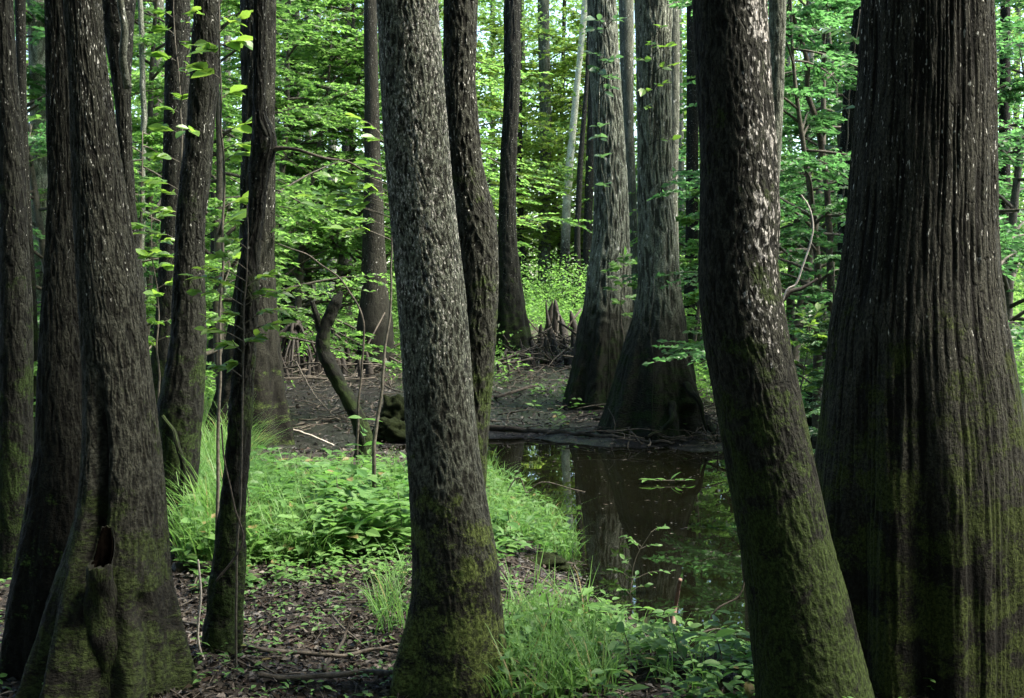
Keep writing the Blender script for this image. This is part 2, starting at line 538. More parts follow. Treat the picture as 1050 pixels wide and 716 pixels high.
far_green = m.rng(sp.outputs['Y'], 19, 27)
col = m.mix(wet, dry, mud)
col = m.mix(m.math('MULTIPLY', far_green, m.rng(n1, .35, .6)), col, (.035, .055, .018))
hgt = m.math('ADD', m.math('MULTIPLY', n2, 1.0), m.math('MULTIPLY', n3, .4))
p = m.principled(col, m.rng(wet, 0, 1, .92, .30), m.bump(hgt, .9, .05), .3)
M_GROUND = m.done(p.outputs[0])
g = obj('ground', make_mesh('ground', np.stack([X, Yg, Hg], -1).reshape(-1, 3), [Q]), M_GROUND)
tag(g, 'dark muddy forest floor with low banks round the pond', kind='structure')

m = NT('still_dark_water')
geo = m.n('NewGeometry')
wn = m.noise(m.vmath('MULTIPLY', geo.outputs['Position'], (1, .6, 1)), 2.2, 2)
p = m.principled((.003, .0032, .0016), .012, m.bump(wn, .018, .05), .5)
p.inputs['IOR'].default_value = 1.33
M_WATER = m.done(p.outputs[0])
wx = np.linspace(-16, 20, 40); wy = np.linspace(4.5, 26, 40)
WX, WY = np.meshgrid(wx, wy)
ii = np.arange(39)[:, None]; jj = np.arange(39)[None, :]
Q = np.stack([ii * 40 + jj, ii * 40 + jj + 1, (ii + 1) * 40 + jj + 1, (ii + 1) * 40 + jj], -1).reshape(-1, 4)
w = obj('water', make_mesh('water', np.stack([WX, WY, 0 * WX], -1).reshape(-1, 3), [Q]), M_WATER)
tag(w, 'still dark pond water reflecting the trees', kind='structure')


# ------------------------------------------------------------------ crowns high above the frame
def crown_mesh(seed, rx, rz, n, size):
    rs = np.random.default_rng(seed)
    npad = n // 45
    c = rs.normal(size=(npad, 3)); c /= np.linalg.norm(c, axis=1)[:, None]
    c *= rs.random((npad, 1)) ** .4
    c *= [rx, rx, rz]
    k = 45
    P = np.repeat(c, k, 0) + rs.normal(size=(npad * k, 3)) * [.5, .5, .16]
    D = rs.normal(size=(npad * k, 3)) * [1, 1, .35]
    N = np.array([0, 0, 1.0]) + rs.normal(size=(npad * k, 3)) * .4
    L = size * (.7 + .6 * rs.random(npad * k))
    V, fs, t = leaves(P, D, N, L, L * .55)
    G = Geo(); G.add(V, fs, tint=t)
    return G.mesh('crown_leaves', smooth=False)


CROWNS = [crown_mesh(k, 3.2, 2.0, 1900, .24) for k in (1, 2, 3)]
THIN_CROWNS = [crown_mesh(k, 2.4, 1.6, 450, .24) for k in (4, 5)]
for cm in CROWNS + THIN_CROWNS: cm.materials.append(L_CANOPY)


def crown(parent, x, y, z, sc=1.0):
    o = obj('crown', random.choice(CROWNS if y < 8 else THIN_CROWNS), None, parent)
    o.location = (x - parent.location.x, y - parent.location.y, z - parent.location.z)
    o.scale = (sc, sc, sc * random.uniform(.8, 1.1))
    o.rotation_euler = (0, 0, random.uniform(0, 6.28))
    return o


# ------------------------------------------------------------------ trunks
def trunk_geo(prof, Y, nseg, step_px=2.5, top=11.0, ridge=(0, 0, 0), lump=.035, shape=None, flare=1.0, base=None, r_top=.45, lean_keep=.5, seed=0):
    """trunk surface from its two edges (y, left, right) at distance Y"""
    pr = np.array(sorted(prof), float)
    yy = np.arange(pr[0, 0], pr[-1, 0] + .1, step_px)
    xl = np.interp(yy, pr[:, 0], pr[:, 1]); xr = np.interp(yy, pr[:, 0], pr[:, 2])
    k = max(3, int(16 / step_px)); ker = np.hanning(2 * k + 3)[1:-1]; ker /= ker.sum()

    def sm(v):
        e = len(ker) // 2
        a = np.concatenate([2 * v[0] - v[1:e + 1][::-1], v, 2 * v[-1] - v[-e - 1:-1][::-1]])
        return np.convolve(a, ker, 'valid')
    if len(yy) > len(ker) + 2:
        xl, xr = sm(xl), sm(xr)
    C, mpp = unproj((xl + xr) / 2, yy, Y)
    r = (xr - xl) / 2 * mpp
    C = C[::-1]; r = r[::-1]                       # bottom to top
    gz = hz(C[0, 0], Y)
    # down to the ground and a little below
    if C[0, 2] > gz - .25:
        n = max(2, int((C[0, 2] - gz + .25) / .03))
        sl = (C[8] - C[0]) / max(1e-6, (C[8, 2] - C[0, 2])) if len(C) > 8 else np.array([0, 0, 1.])
        z = np.linspace(gz - .25, C[0, 2], n, endpoint=False)
        t = (C[0, 2] - z) / .6
        Cb = np.stack([C[0, 0] + sl[0] * (z - C[0, 2]), 0 * z + Y, z], -1)
        C = np.concatenate([Cb, C]); r = np.concatenate([r[0] * (1 + flare * .35 * np.clip(t, 0, 1.2) ** 1.5), r])
    # up into the crown
    m_ = min(len(C) - 1, 60)
    dz = C[-1, 2] - C[-1 - m_, 2]
    slx = (C[-1, 0] - C[-1 - m_, 0]) / dz
    near = np.arange(C[-1, 2] + .02, C[-1, 2] + .5, .03)
    z = np.concatenate([near, np.arange(near[-1] + .15, top, .3)])
    h = z - C[-1, 2]
    x = C[-1, 0] + slx * lean_keep * (h - .5 * h * h / max(top, 1) * .6)
    Ct = np.stack([x, 0 * z + Y, z], -1)
    rt = r[-1] * (1 - (1 - r_top) * h / h[-1])
    C = np.concatenate([C, Ct]); r = np.concatenate([r, rt])
    tan = np.gradient(C, axis=0); tan /= np.linalg.norm(tan, axis=1)[:, None]
    r = r * np.abs(tan[:, 2])
    r0 = float(np.median(r[:len(r) - len(rt)]))
    V, fs, bk, dirs = tube(C, r, nseg, True, r0, C[:, 2])
    n = len(C)
    body = V[:n * nseg].reshape(n, nseg, 3)
    co = bk[:n * nseg].reshape(n, nseg, 3)
    q = co + seed * 7.31
    rr = r[:, None]
    dr = lump * rr * perlin(q * np.array([1, 1, .5]) * (.55 / r0)) * 1.2
    dr = dr + lump * .4 * rr * perlin(q * (2.2 / r0) * np.array([1, 1, .6]))
    rg = 0 * q[..., 0]
    if ridge[2]:
        wq = q + (.004 if ridge[1] < 3 else .008) * np.stack([perlin(q * 9), perlin(q * 9 + 50), 0 * rr * q[..., 0]], -1)
        nz = perlin(wq * np.array([ridge[0], ridge[0], ridge[1]]))
        rg = np.clip(1.2 - 4.0 * np.abs(nz), -1, 1)
        dr = dr + ridge[2] * rg * .8 + .35 * ridge[2] * perlin(wq * np.array([ridge[0], ridge[0], ridge[1] * 2]) * 2.1)
    if shape is not None:
        a = np.linspace(0, 360, nseg, endpoint=False)[None, :]
        dr = dr + shape(a, C[:, 2][:, None], rr)
    body = body + dirs * dr[..., None]
    V[:n * nseg] = body.reshape(-1, 3)
    rgv = np.concatenate([rg.ravel(), np.zeros(len(V) - n * nseg)])
    return V, fs, (bk, rgv), C, r, gz


def adiff(a, b):
    return (a - b + 180) % 360 - 180


def gauss(x, s):
    return np.exp(-.5 * (x / s) ** 2)


def buttress(nf, amp, ztop, zbase=0.0, ph=0):
    """fluted swelling towards the ground"""
    def f(a, z, r):
        w = np.clip(1 - (z - zbase) / ztop, 0, 1) ** 1.3
        ar = np.radians(a)
        return amp * r * w * (np.cos(ar * nf + ph + .6 * np.sin(2 * ar)) * .7 + .35 * np.cos(ar * (nf + 3) + 1.7 * ph) + .2 * np.cos(ar * 2.0 * nf + 2 * ph))
    return f


def make_tree(name, label, prof, Y, mat, nseg=48, step=3.0, top=11, crown_sc=1.0, group=None, **kw):
    V, fs, bk, C, r, gz = trunk_geo(prof, Y, nseg, step, top, **kw)
    i = int(np.argmin(np.abs(C[:, 2] - gz)))
    base = (float(C[i, 0]), Y, gz)
    t = thing(name, label, 'tree', base, group)
    G = Geo(); G.add(V, fs, bark=bk[0], rg=bk[1])
    obj('trunk', G.mesh('trunk', base), mat, t)
    if crown_sc:
        if Y > 18: crown_sc *= .55
        crown(t, C[-1, 0], Y, top + .6 * crown_sc, crown_sc)
    return t, C, r


def pxpath(pts, Y, n=24):
    """pts (px, py[, Y]) -> smooth path"""
    P = []
    for q in pts:
        c, _ = unproj(q[0], q[1], q[2] if len(q) > 2 else Y)
        P.append(c)
    return smooth_path(P, n)


def child_tube(name, parent, path, rad, mat, nseg=8, wob=0.0):
    path = np.array(path)
    if wob:
        path = path + wob * np.stack([perlin(path * 6), perlin(path * 6 + 20), perlin(path * 6 + 40)], -1)
    V, fs, bk, _ = tube(path, rad, nseg)
    bk = bk + np.array([0, 0, V[0, 2]]) if name == 'branch' else np.stack([bk[:, 0], bk[:, 1], .15 * bk[:, 2]], -1)
    G = Geo(); G.add(V, fs, bark=bk)
    return obj(name, G.mesh(name, parent.location if parent else (0, 0, 0)), mat, parent)


# --- far left edge
make_tree('tupelo_tree', 'dark slim mossy trunk at the far left edge beside the twin trunk',
          [(-10, -8, 12), (84, -4, 17), (134, 0, 23), (230, 1, 28), (330, 1, 33), (450, 0, 33), (560, -4, 37)], 6.6, B_DARK, 110, 2.5, ridge=(40, 10, .003), seed=1)
make_tree('tupelo_tree', 'thin black trunk between the left edge trunk and the pale trunk',
          [(-10, 15, 26), (100, 18, 27), (200, 22, 31), (300, 27, 37), (380, 26, 40)], 12.5, B_DARK, 32, 4, seed=2, crown_sc=.9)
make_tree('cypress_tree', 'pale grey trunk seen past the left side of the twin trunk',
          [(-10, 28, 47), (100, 31, 50), (200, 31, 50), (300, 30, 51), (380, 26, 55)], 16.0, B_PALE, 48, 4, ridge=(24, 5, .005), seed=3)

# --- twin trunk at left
def twin_shape(a, z, r):
    # camera side is 270 deg; cleft, burl and buttress ribs
    d = -.48 * r * gauss(adiff(a, 256 - 6 * (z - 1.0)), 7) * sstep(z, .62, .80) * (1 - sstep(z, 1.15, 1.5))
    d = d + .10 * r * gauss(adiff(a, 235), 16) * (1 - sstep(z, .9, 1.7))
    d = d + .13 * r * gauss(adiff(a, 305), 15) * gauss(z - .72, .10) - .16 * r * gauss(adiff(a, 309), 7) * gauss(z - .625, .045)
    w = np.clip(1 - (z - .2) / .6, 0, 1)
    d = d + .14 * r * w * (np.cos(np.radians(a * 7 + 40)) + .5 * np.cos(np.radians(a * 12)))
    return d


t_twin, Cb, rb = make_tree('tupelo_tree', 'massive twin-stemmed trunk with a swollen base and broken stub at left',
                           [(-10, 66, 102), (13, 67, 104), (63, 71, 108), (100, 73, 114), (200, 75, 129), (238, 77, 134), (314, 82, 147), (381, 86, 154),
                            (440, 87, 161), (465, 86, 164), (514, 82, 168), (560, 72, 172), (600, 60, 177), (650, 47, 185), (700, 36, 192), (770, 22, 202)],
                           4.6, B_TWIN, 330, 1.8, top=11, crown_sc=1.3, ridge=(62, 12, .0028), shape=twin_shape, seed=4, lump=.03)
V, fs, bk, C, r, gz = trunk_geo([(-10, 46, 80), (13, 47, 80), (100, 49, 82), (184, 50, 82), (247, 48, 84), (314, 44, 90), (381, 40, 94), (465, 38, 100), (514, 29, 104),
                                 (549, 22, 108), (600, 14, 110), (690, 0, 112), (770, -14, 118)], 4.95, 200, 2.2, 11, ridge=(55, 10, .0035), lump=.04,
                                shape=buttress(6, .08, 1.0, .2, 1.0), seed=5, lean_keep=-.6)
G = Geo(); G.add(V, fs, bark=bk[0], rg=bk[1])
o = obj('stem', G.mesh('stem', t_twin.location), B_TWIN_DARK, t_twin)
o['label'] = 'darker rear stem on the left'
# the hollow broken stub
def stub():
    P = pxpath([(116, 760, 4.47), (112, 690, 4.44), (107, 630, 4.42), (103, 588, 4.36), (106, 540, 4.37)], 4.2, 90)
    n = len(P); tt = np.linspace(0, 1, n)
    rad = np.interp(tt, [0, .3, .6, .8, 1], [.105, .075, .053, .042, .036])
    V, fs, bk, dirs = tube(P, rad, 64, False)
    B = V.reshape(n, 64, 3)
    top_back, top_front = P[-1, 2], float(unproj(101, 584, 4.3)[0][2])
    a = np.arange(64) / 64 * 360
    back = np.degrees(np.arctan2(dirs[-1, :, 1], dirs[-1, :, 0] + .25))
    jag = .014 * perlin(np.stack([np.cos(np.radians(a)) * 3, np.sin(np.radians(a)) * 3, 0 * a], -1)) + .008 * perlin(np.stack([a * .12, 0 * a, 0 * a], -1))
    lim = top_front + (top_back - top_front) * gauss(adiff(back, 80), 50) + jag
    B[..., 2] = np.minimum(B[..., 2], lim[None, :])
    B += dirs * (.004 * perlin(B * np.array([40, 40, 9])) + .02 * perlin(B * 7))[..., None]
    G = Geo(); G.add(B.reshape(-1, 3), fs, bark=bk + [0, 0, .2])
    o = obj('broken_stub', G.mesh('broken_stub', t_twin.location), B_TWIN, t_twin)
    axis = P[:, None, :]
    B2 = axis + (B - axis) * np.array([.80, .80, 1]); B2[..., 2] = np.minimum(B[..., 2], lim[None, :] - .003)
    G = Geo(); G.add(B2.reshape(-1, 3), fs, bark=bk)
    obj('hollow', G.mesh('hollow', t_twin.location), plain_mat('rotten_wood_painted_shade', (.0008, .0006, .0005), (.0022, .0017, .0013), 30, .95, .6, .01, 0), o)  # rotten wood blackened so the hollow's shade is in its colour
    o['label'] = 'hollow snapped-off stub low on the front'


stub()

# --- left midground
t, C, r = make_tree('tupelo_tree', 'dark trunk narrowing downward between the twin trunk and the ivy-leafed sapling',
                    [(-10, 102, 139), (13, 104, 137), (67, 113, 135), (100, 118, 134), (150, 122, 135), (200, 124, 138), (300, 128, 148), (420, 126, 154)], 9.0, B_DARK, 64, 3, ridge=(36, 9, .005), seed=6, crown_sc=.9)
P = pxpath([(131, 90, 8.85), (126, 60, 8.75), (128, 30, 8.72), (124, 5, 8.7), (118, -60, 8.6)], 8.8, 26)
child_tube('branch', t, P, np.linspace(.030, .022, 26), B_GREY, 10)
make_tree('tupelo_tree', 'upright black trunk behind the sapling with bright leaves',
          [(-10, 171, 195), (150, 168, 192), (240, 165, 190), (330, 160, 191), (380, 155, 196)], 12.0, B_DARK, 56, 3.5, ridge=(36, 9, .006), seed=7)
t, C, r = make_tree('tupelo_tree', 'dark bowed trunk leaning right with a gnarled base in the grass',
                    [(-10, 200, 227), (13, 199, 226), (84, 195, 225), (100, 193, 222), (168, 188, 217), (228, 180, 210), (297, 178, 209), (347, 175, 211), (381, 169, 210),
                     (421, 162, 208), (457, 163, 204), (500, 164, 201), (560, 160, 202)], 7.6, B_DARK, 130, 2.2, ridge=(40, 10, .004), seed=8, lump=.07)
P = pxpath([(168, 425, 7.42), (178, 445, 7.36), (186, 470, 7.36), (183, 510, 7.38), (178, 560, 7.40), (172, 590, 7.40)], 7.4, 40)
child_tube('root', t, P, np.interp(np.linspace(0, 1, 40), [0, .5, 1], [.010, .018, .04]), B_DARK, 14, .02)
t, C, r = make_tree('tupelo_tree', 'thin crooked dark trunk with a knobbly bend in front of the brown cypress',
                    [(-10, 260, 273), (84, 260, 272), (118, 259, 272), (140, 258, 284), (152, 258, 285), (166, 256, 279), (190, 255, 274), (231, 252, 270), (263, 247, 266), (314, 243, 265),
                     (398, 237, 260), (440, 234, 258), (498, 228, 253), (556, 221, 252), (633, 211, 248), (680, 205, 247), (720, 196, 254)], 5.0, B_DARK, 110, 2.0,
                    ridge=(45, 12, .003), seed=9, lump=.09, top=9, crown_sc=.9, shape=buttress(4, .12, .5, .2, .6))
P = pxpath([(278, 153, 5.0), (290, 152, 4.98), (306, 154, 4.95), (325, 160, 4.95), (340, 164, 5.0), (356, 166, 5.05), (372, 175, 5.1)], 5, 40)
child_tube('branch', t, P, np.interp(np.linspace(0, 1, 40), [0, .2, 1], [.014, .007, .003]), B_TWIG, 8, .006)
make_tree('cypress_tree', 'brown flared cypress with a mossy foot behind the thin crooked trunk',
          [(-10, 247, 283), (127, 249, 281), (263, 246, 281), (330, 236, 284), (398, 224, 292), (450, 213, 301)], 13.6, B_CYPBROWN, 130, 2.5, ridge=(22, 4, .010), seed=10,
          shape=buttress(7, .10, 1.4, .1, 2.0))
make_tree('cypress_tree', 'pale grey trunk just left of the thin crooked trunk',
          [(-10, 250, 265), (134, 248, 262), (218, 246, 262), (320, 243, 264)], 19, B_GREY, 32, 4, seed=11)
make_tree('forest_tree', 'small brown trunk between the bowed trunk and the pale grey trunk',
          [(-10, 214, 222), (150, 216, 224), (260, 216, 228), (340, 214, 231)], 21, B_BROWN, 24, 5, seed=12, crown_sc=.8)
make_tree('forest_tree', 'faint grey trunk behind leaves right of the twin trunk',
          [(-10, 157, 168), (190, 155, 166), (300, 150, 165), (340, 148, 167)], 25, B_GREY, 24, 5, seed=13, crown_sc=.8)

# --- centre foreground pair
def centre_shape(a, z, r):
    # root flare at lower left with a fold beside it
    w = 1 - sstep(z, .25, .62)
    d = .20 * r * w * gauss(adiff(a, 190), 18) - .22 * r * w * gauss(adiff(a, 222), 9) + .05 * r * w * np.cos(np.radians(a * 5))
    return d


make_tree('tupelo_tree', 'thick flaky-barked trunk in the centre foreground, speckled with white lichen',
          [(-10, 386, 448), (13, 387, 450), (67, 389, 454), (134, 393, 459), (184, 397, 463), (238, 402, 469), (297, 407, 476), (364, 412, 482), (414, 415, 486), (468, 418, 492),
           (532, 421, 502), (582, 423, 511), (617, 422, 514), (640, 419, 516), (680, 413, 519), (703, 410, 521), (770, 400, 530)], 4.7, B_CENTRE, 300, 1.8,
          ridge=(58, 20, .0024), shape=centre_shape, seed=14, lump=.02, crown_sc=.55, flare=.4)
make_tree('tupelo_tree', 'bulging mossy trunk leaning close behind the centre trunk',
          [(-10, 455, 490), (13, 455, 489), (84, 455, 487), (134, 456, 491), (168, 459, 494), (201, 463, 502), (231, 466, 510), (280, 468, 511), (330, 470, 509), (364, 471, 507),
           (414, 469, 503), (465, 462, 499), (520, 455, 497), (600, 448, 500)], 6.0, B_BEHIND, 200, 2.0, ridge=(50, 15, .004), seed=15, lump=.025)

# --- middle distance
make_tree('cypress_tree', 'slender grey cypress with a black flared foot right of the centre pair',
          [(-10, 517, 533), (67, 517, 534), (117, 516, 532), (168, 513, 529), (235, 511, 529), (263, 511, 531), (314, 508, 538), (347, 506, 544), (372, 504, 550)], 25, B_DARK, 72, 2.5,
          ridge=(16, 3, .012), seed=16, shape=buttress(7, .12, 1.6, .2, .5), top=13)
make_tree('forest_tree', 'thin dark trunk half hidden behind the slender grey cypress',
          [(-10, 529, 535), (180, 530, 536), (230, 530, 537), (270, 531, 540), (318, 532, 541)], 41, B_DARK, 20, 5, seed=17, flare=.2, crown_sc=.8, top=17)
make_tree('forest_tree', 'grey-green trunk standing in the bright leaves at top centre',
          [(-10, 551, 563), (60, 552, 564), (130, 554, 566), (218, 553, 564), (325, 550, 566)], 42, B_GREY, 24, 5, seed=18, flare=.2, crown_sc=.8, top=17)
make_tree('forest_tree', 'pinkish white leaning trunk lit among the leaves',
          [(-10, 598, 605), (74, 590, 596), (110, 586, 593), (168, 580, 588), (220, 576, 585), (330, 572, 584)], 40, B_PINK, 24, 4, seed=19, flare=.2, crown_sc=.7, top=17)
make_tree('forest_tree', 'narrow pale trunk between the pinkish trunk and the mossy cypress',
          [(-10, 604, 609), (140, 597, 602), (195, 596, 602), (325, 594, 602)], 44, B_PINK, 20, 5, seed=20, flare=.2, crown_sc=.7, top=17)
make_tree('forest_tree', 'thin black stem in front of the pinkish white trunk',
          [(-10, 603, 607), (80, 600, 604), (168, 592, 598), (235, 589, 595), (325, 588, 596)], 37, B_DARK, 20, 4, seed=21, flare=.2, crown_sc=.6, top=17)
make_tree('forest_tree', 'dark trunk hard against the left side of the mossy cypress',
          [(-10, 607, 615), (127, 602, 611), (238, 598, 607), (330, 596, 606)], 39, B_DARK, 24, 4, seed=22, flare=.2, crown_sc=.7, top=17)
t_c1, C, r = make_tree('cypress_tree', 'mossy-footed grey cypress, left one of the pair beyond the pond',
                       [(-10, 602, 631), (13, 603, 632), (67, 605, 635), (117, 608, 638), (184, 610, 643), (235, 609, 645), (307, 600, 648), (347, 594, 650), (381, 587, 652), (413, 579, 656)],
                       17.2, B_CYP, 170, 2.0, ridge=(24, 4, .012), seed=23, shape=buttress(8, .10, 1.9, .1, 1.4), top=12)
make_tree('cypress_tree', 'pale grey trunk showing in the slot between the two large cypresses',
          [(-10, 634, 650), (67, 636, 650), (134, 639, 650), (235, 642, 654), (330, 640, 658)], 24, B_GREY, 32, 4, seed=24, top=13)
make_tree('cypress_tree', 'dark grey trunk peeping out right of the largest cypress',
          [(-10, 683, 697), (100, 685, 697), (200, 684, 695), (300, 684, 697), (360, 682, 700)], 20, B_GREY, 32, 4, seed=25, top=12)
def cyp_shape(a, z, r):
    f = buttress(8, .09, 2.0, .1, .2)(a, z, r)
    # arched root on the right with a hollow below it
    f = f + .18 * r * gauss(adiff(a, 322), 12) * (1 - sstep(z, .45, .95)) - .30 * r * gauss(adiff(a, 312), 7) * (1 - sstep(z, .32, .46))
    return f


t_c2, C, r = make_tree('cypress_tree', 'largest cypress beyond the pond with a broad bell-shaped base',
                       [(-10, 651, 690), (67, 653, 688), (134, 654, 688), (201, 654, 689), (235, 655, 693), (297, 654, 698), (330, 648, 702), (354, 641, 705), (387, 632, 710), (418, 624, 714),
                        (442, 615, 720)], 14.3, B_CYP, 220, 1.8, ridge=(24, 4, .010), seed=26, shape=cyp_shape, top=12)
for k, pts in enumerate([[(698, 392, 14.2), (712, 404, 13.7), (718, 420, 13.65), (726, 442, 13.6)], [(690, 398, 14.2), (690, 424, 13.6), (680, 440, 13.55), (664, 448, 13.4)],
                         [(722, 428, 14.3), (730, 440, 13.9), (738, 452, 13.6)]]):
    P = pxpath(pts, 13.7, 24)
    child_tube('root', t_c2, P, np.interp(np.linspace(0, 1, 24), [0, .3, 1], [.05, .04, .012]), B_CYP, 12, .04)
make_tree('forest_tree', 'dim trunk in the shade left of the leaning foreground trunk',
          [(-10, 704, 715), (100, 704, 716), (240, 703, 716), (350, 700, 718)], 22, B_DARK, 24, 5, seed=27, top=12)

# --- right foreground
def lean_shape(a, z, r):
    return .05 * r * gauss(adiff(a, 300), 30) * gauss(z - 1.9, .25) - .05 * r * gauss(adiff(a, 330), 25) * gauss(z - 1.72, .12)


make_tree('tupelo_tree', 'dark leaning trunk with white lichen patches and mossy foot, left of the biggest trunk',
          [(-10, 710, 785), (13, 711, 786), (75, 714, 790), (150, 718, 795), (226, 718, 798), (271, 717, 797), (312, 718, 803), (360, 723, 810), (421, 735, 823), (492, 747, 838),
           (557, 758, 853), (612, 765, 869), (688, 773, 888), (703, 774, 892), (770, 780, 908)], 4.2, B_LEAN, 300, 1.8, ridge=(52, 17, .0020), shape=lean_shape, seed=28, lump=.02,
          crown_sc=.5, flare=.3)
make_tree('tupelo_tree', 'thin grey stem rising just behind the leaning lichen-patched trunk',
          [(-10, 788, 806), (84, 790, 804), (134, 788, 802), (184, 784, 799), (300, 776, 793), (450, 766, 790)], 9.0, B_GREY, 48, 3, ridge=(40, 10, .003), seed=29, crown_sc=.7)
make_tree('cypress_tree', 'shadowed leaning cypress with flared foot behind the biggest trunk',
          [(-10, 878, 894), (13, 876, 891), (84, 866, 883), (134, 863, 881), (200, 859, 883), (280, 860, 894), (322, 857, 902), (372, 844, 912), (398, 833, 918), (416, 823, 922), (432, 818, 926)],
          15.3, B_DARK, 110, 3, ridge=(22, 4, .010), seed=30, shape=buttress(7, .10, 1.6, .1, .9))


def big_shape(a, z, r):
    w = 1 - sstep(z, .5, 1.7)
    d = w * r * (-.10 * gauss(adiff(a, 252), 5) - .09 * gauss(adiff(a, 279), 4.5) + .05 * np.cos(np.radians(a * 9 + 30)) - .06 * gauss(adiff(a, 222), 6) - .06 * gauss(adiff(a, 310), 6))
    return d


make_tree('tupelo_tree', 'biggest trunk, ridged dark bark with moss, at the right edge',
          [(-10, 887, 1013), (13, 886, 1014), (75, 883, 1016), (150, 876, 1017), (216, 871, 1018), (281, 863, 1021), (342, 852, 1028), (386, 848, 1036), (431, 845, 1042), (487, 841, 1048),
           (560, 838, 1052), (700, 834, 1056), (770, 828, 1064)], 4.75, B_BIG, 420, 1.8, ridge=(46, 1.7, .0052), shape=big_shape, seed=31, lump=.02, crown_sc=.7, r_top=.4)

# --- slim trunks deep in the wood
for i_, (px0, wd, Yd) in enumerate([(70, 5, 40), (148, 6, 36), (186, 4, 46), (268, 6, 42), (284, 5, 48), (330, 6, 40), (343, 4, 50), (404, 5, 44), (505, 5, 48), (572, 4, 52), (616, 6, 44), (700, 6, 38),
                                    (724, 5, 44), (736, 6, 36), (812, 5, 40), (846, 6, 46), (1018, 5, 38), (1040, 6, 46), (362, 5, 46), (541, 4, 50)]):
    ln = random.uniform(-8, 8)
    make_tree('forest_tree', 'slim dim trunk deep in the wood behind the leaves', [(-10, px0 + ln - wd / 2, px0 + ln + wd / 2), (150, px0 + ln * .4 - wd / 2, px0 + ln * .4 + wd * .55), (325, px0 - wd * .6, px0 + wd * .6)],
              Yd, B_GREY if i_ % 3 else B_BROWN, 16, 6, seed=60 + i_, flare=.1, crown_sc=.7, top=17, group='slim trunks deep in the wood')

# --- far trunks in the leaf mass, left of centre
for prof, Y, mat, lab, sd in [
    ([(-10, 291, 304), (100, 293, 305), (230, 290, 301), (320, 288, 303)], 27, B_BROWN, 'hazy brown trunk right of the thin crooked trunk, at the end of its bare branch', 32),
    ([(-10, 312, 319), (124, 312, 319), (230, 313, 322), (330, 313, 325)], 29, B_GREY, 'slim grey trunk in the leaves between brown trunk and bent stump', 33),
    ([(-10, 301, 307), (150, 302, 309), (240, 302, 311), (330, 301, 313)], 33, B_BROWN, 'faint narrow trunk between the hazy brown trunk and slim grey trunk', 34),
    ([(-10, 350, 359), (60, 350, 361), (124, 351, 361), (230, 348, 360), (330, 346, 362)], 31, B_DARK, 'dark far trunk left of the bent mossy stump top', 35),
    ([(-10, 373, 386), (150, 374, 390), (300, 370, 398), (335, 366, 403)], 22, B_BROWN, 'broad brown trunk right behind the bent mossy stump', 36),
    ([(-10, 338, 345), (200, 336, 345), (330, 334, 347)], 36, B_GREY, 'pale far trunk barely showing through leaves left of the bent stump', 37),
    ([(-10, 434, 444), (330, 430, 446)], 30, B_GREY, 'pale trunk sliver in the slot between the centre pair', 38),
    ([(-10, 828, 836), (200, 822, 832), (340, 818, 832)], 34, B_GREY, 'faint trunk deep in the leaves between leaning trunk and biggest trunk', 39),
    ([(-10, 1026, 1036), (330, 1022, 1036)], 24, B_DARK, 'dim trunk in the leaves at the extreme right edge', 40),
    ([(-10, 230, 237), (330, 226, 236)], 30, B_GREY, 'slim far trunk in the bright gap beside the bowed trunk', 41),
]:
    make_tree('forest_tree', lab, prof, Y, mat, 24, 5, seed=sd, crown_sc=.8, top=13, lump=.06, flare=.2)

# --- bent mossy stump by the mud
P = pxpath([(374, 474), (373, 450), (364, 422), (346, 390), (333, 362), (332, 342), (340, 320), (350, 300)], 11.3, 110)
rad = np.interp(np.linspace(0, 1, 110), [0, .15, .35, .7, .93, 1], [.105, .078, .066, .06, .05, .022])
t = thing('bent_stump', 'bent mossy broken stump leaning over the mud at the edge of the grass', 'stump', (float(P[0, 0]), 11.3, hz(P[0, 0], 11.3)))
V, fs, bk, d = tube(P, rad, 40)
V[:110 * 40] += (d * (.14 * rad[:, None] * perlin(V[:110 * 40].reshape(110, 40, 3) * 9) + .09 * rad[:, None] * perlin(V[:110 * 40].reshape(110, 40, 3) * 24))[..., None]).reshape(-1, 3)
V[109 * 40:110 * 40, 2] += .07 * perlin(np.stack([np.arange(40) * .6, 0 * np.arange(40.), 0 * np.arange(40.)], -1))
G = Geo(); G.add(V, fs, bark=np.stack([bk[:, 0], bk[:, 1], V[:, 2]], -1))
obj('trunk', G.mesh('trunk', t.location), B_DARK, t)
P = pxpath([(333, 352, 11.3), (328, 336, 11.3), (325, 322, 11.28), (320, 308, 11.25)], 11.3, 20)
child_tube('branch', t, P, np.linspace(.05, .018, 20), B_DARK, 14, .03)



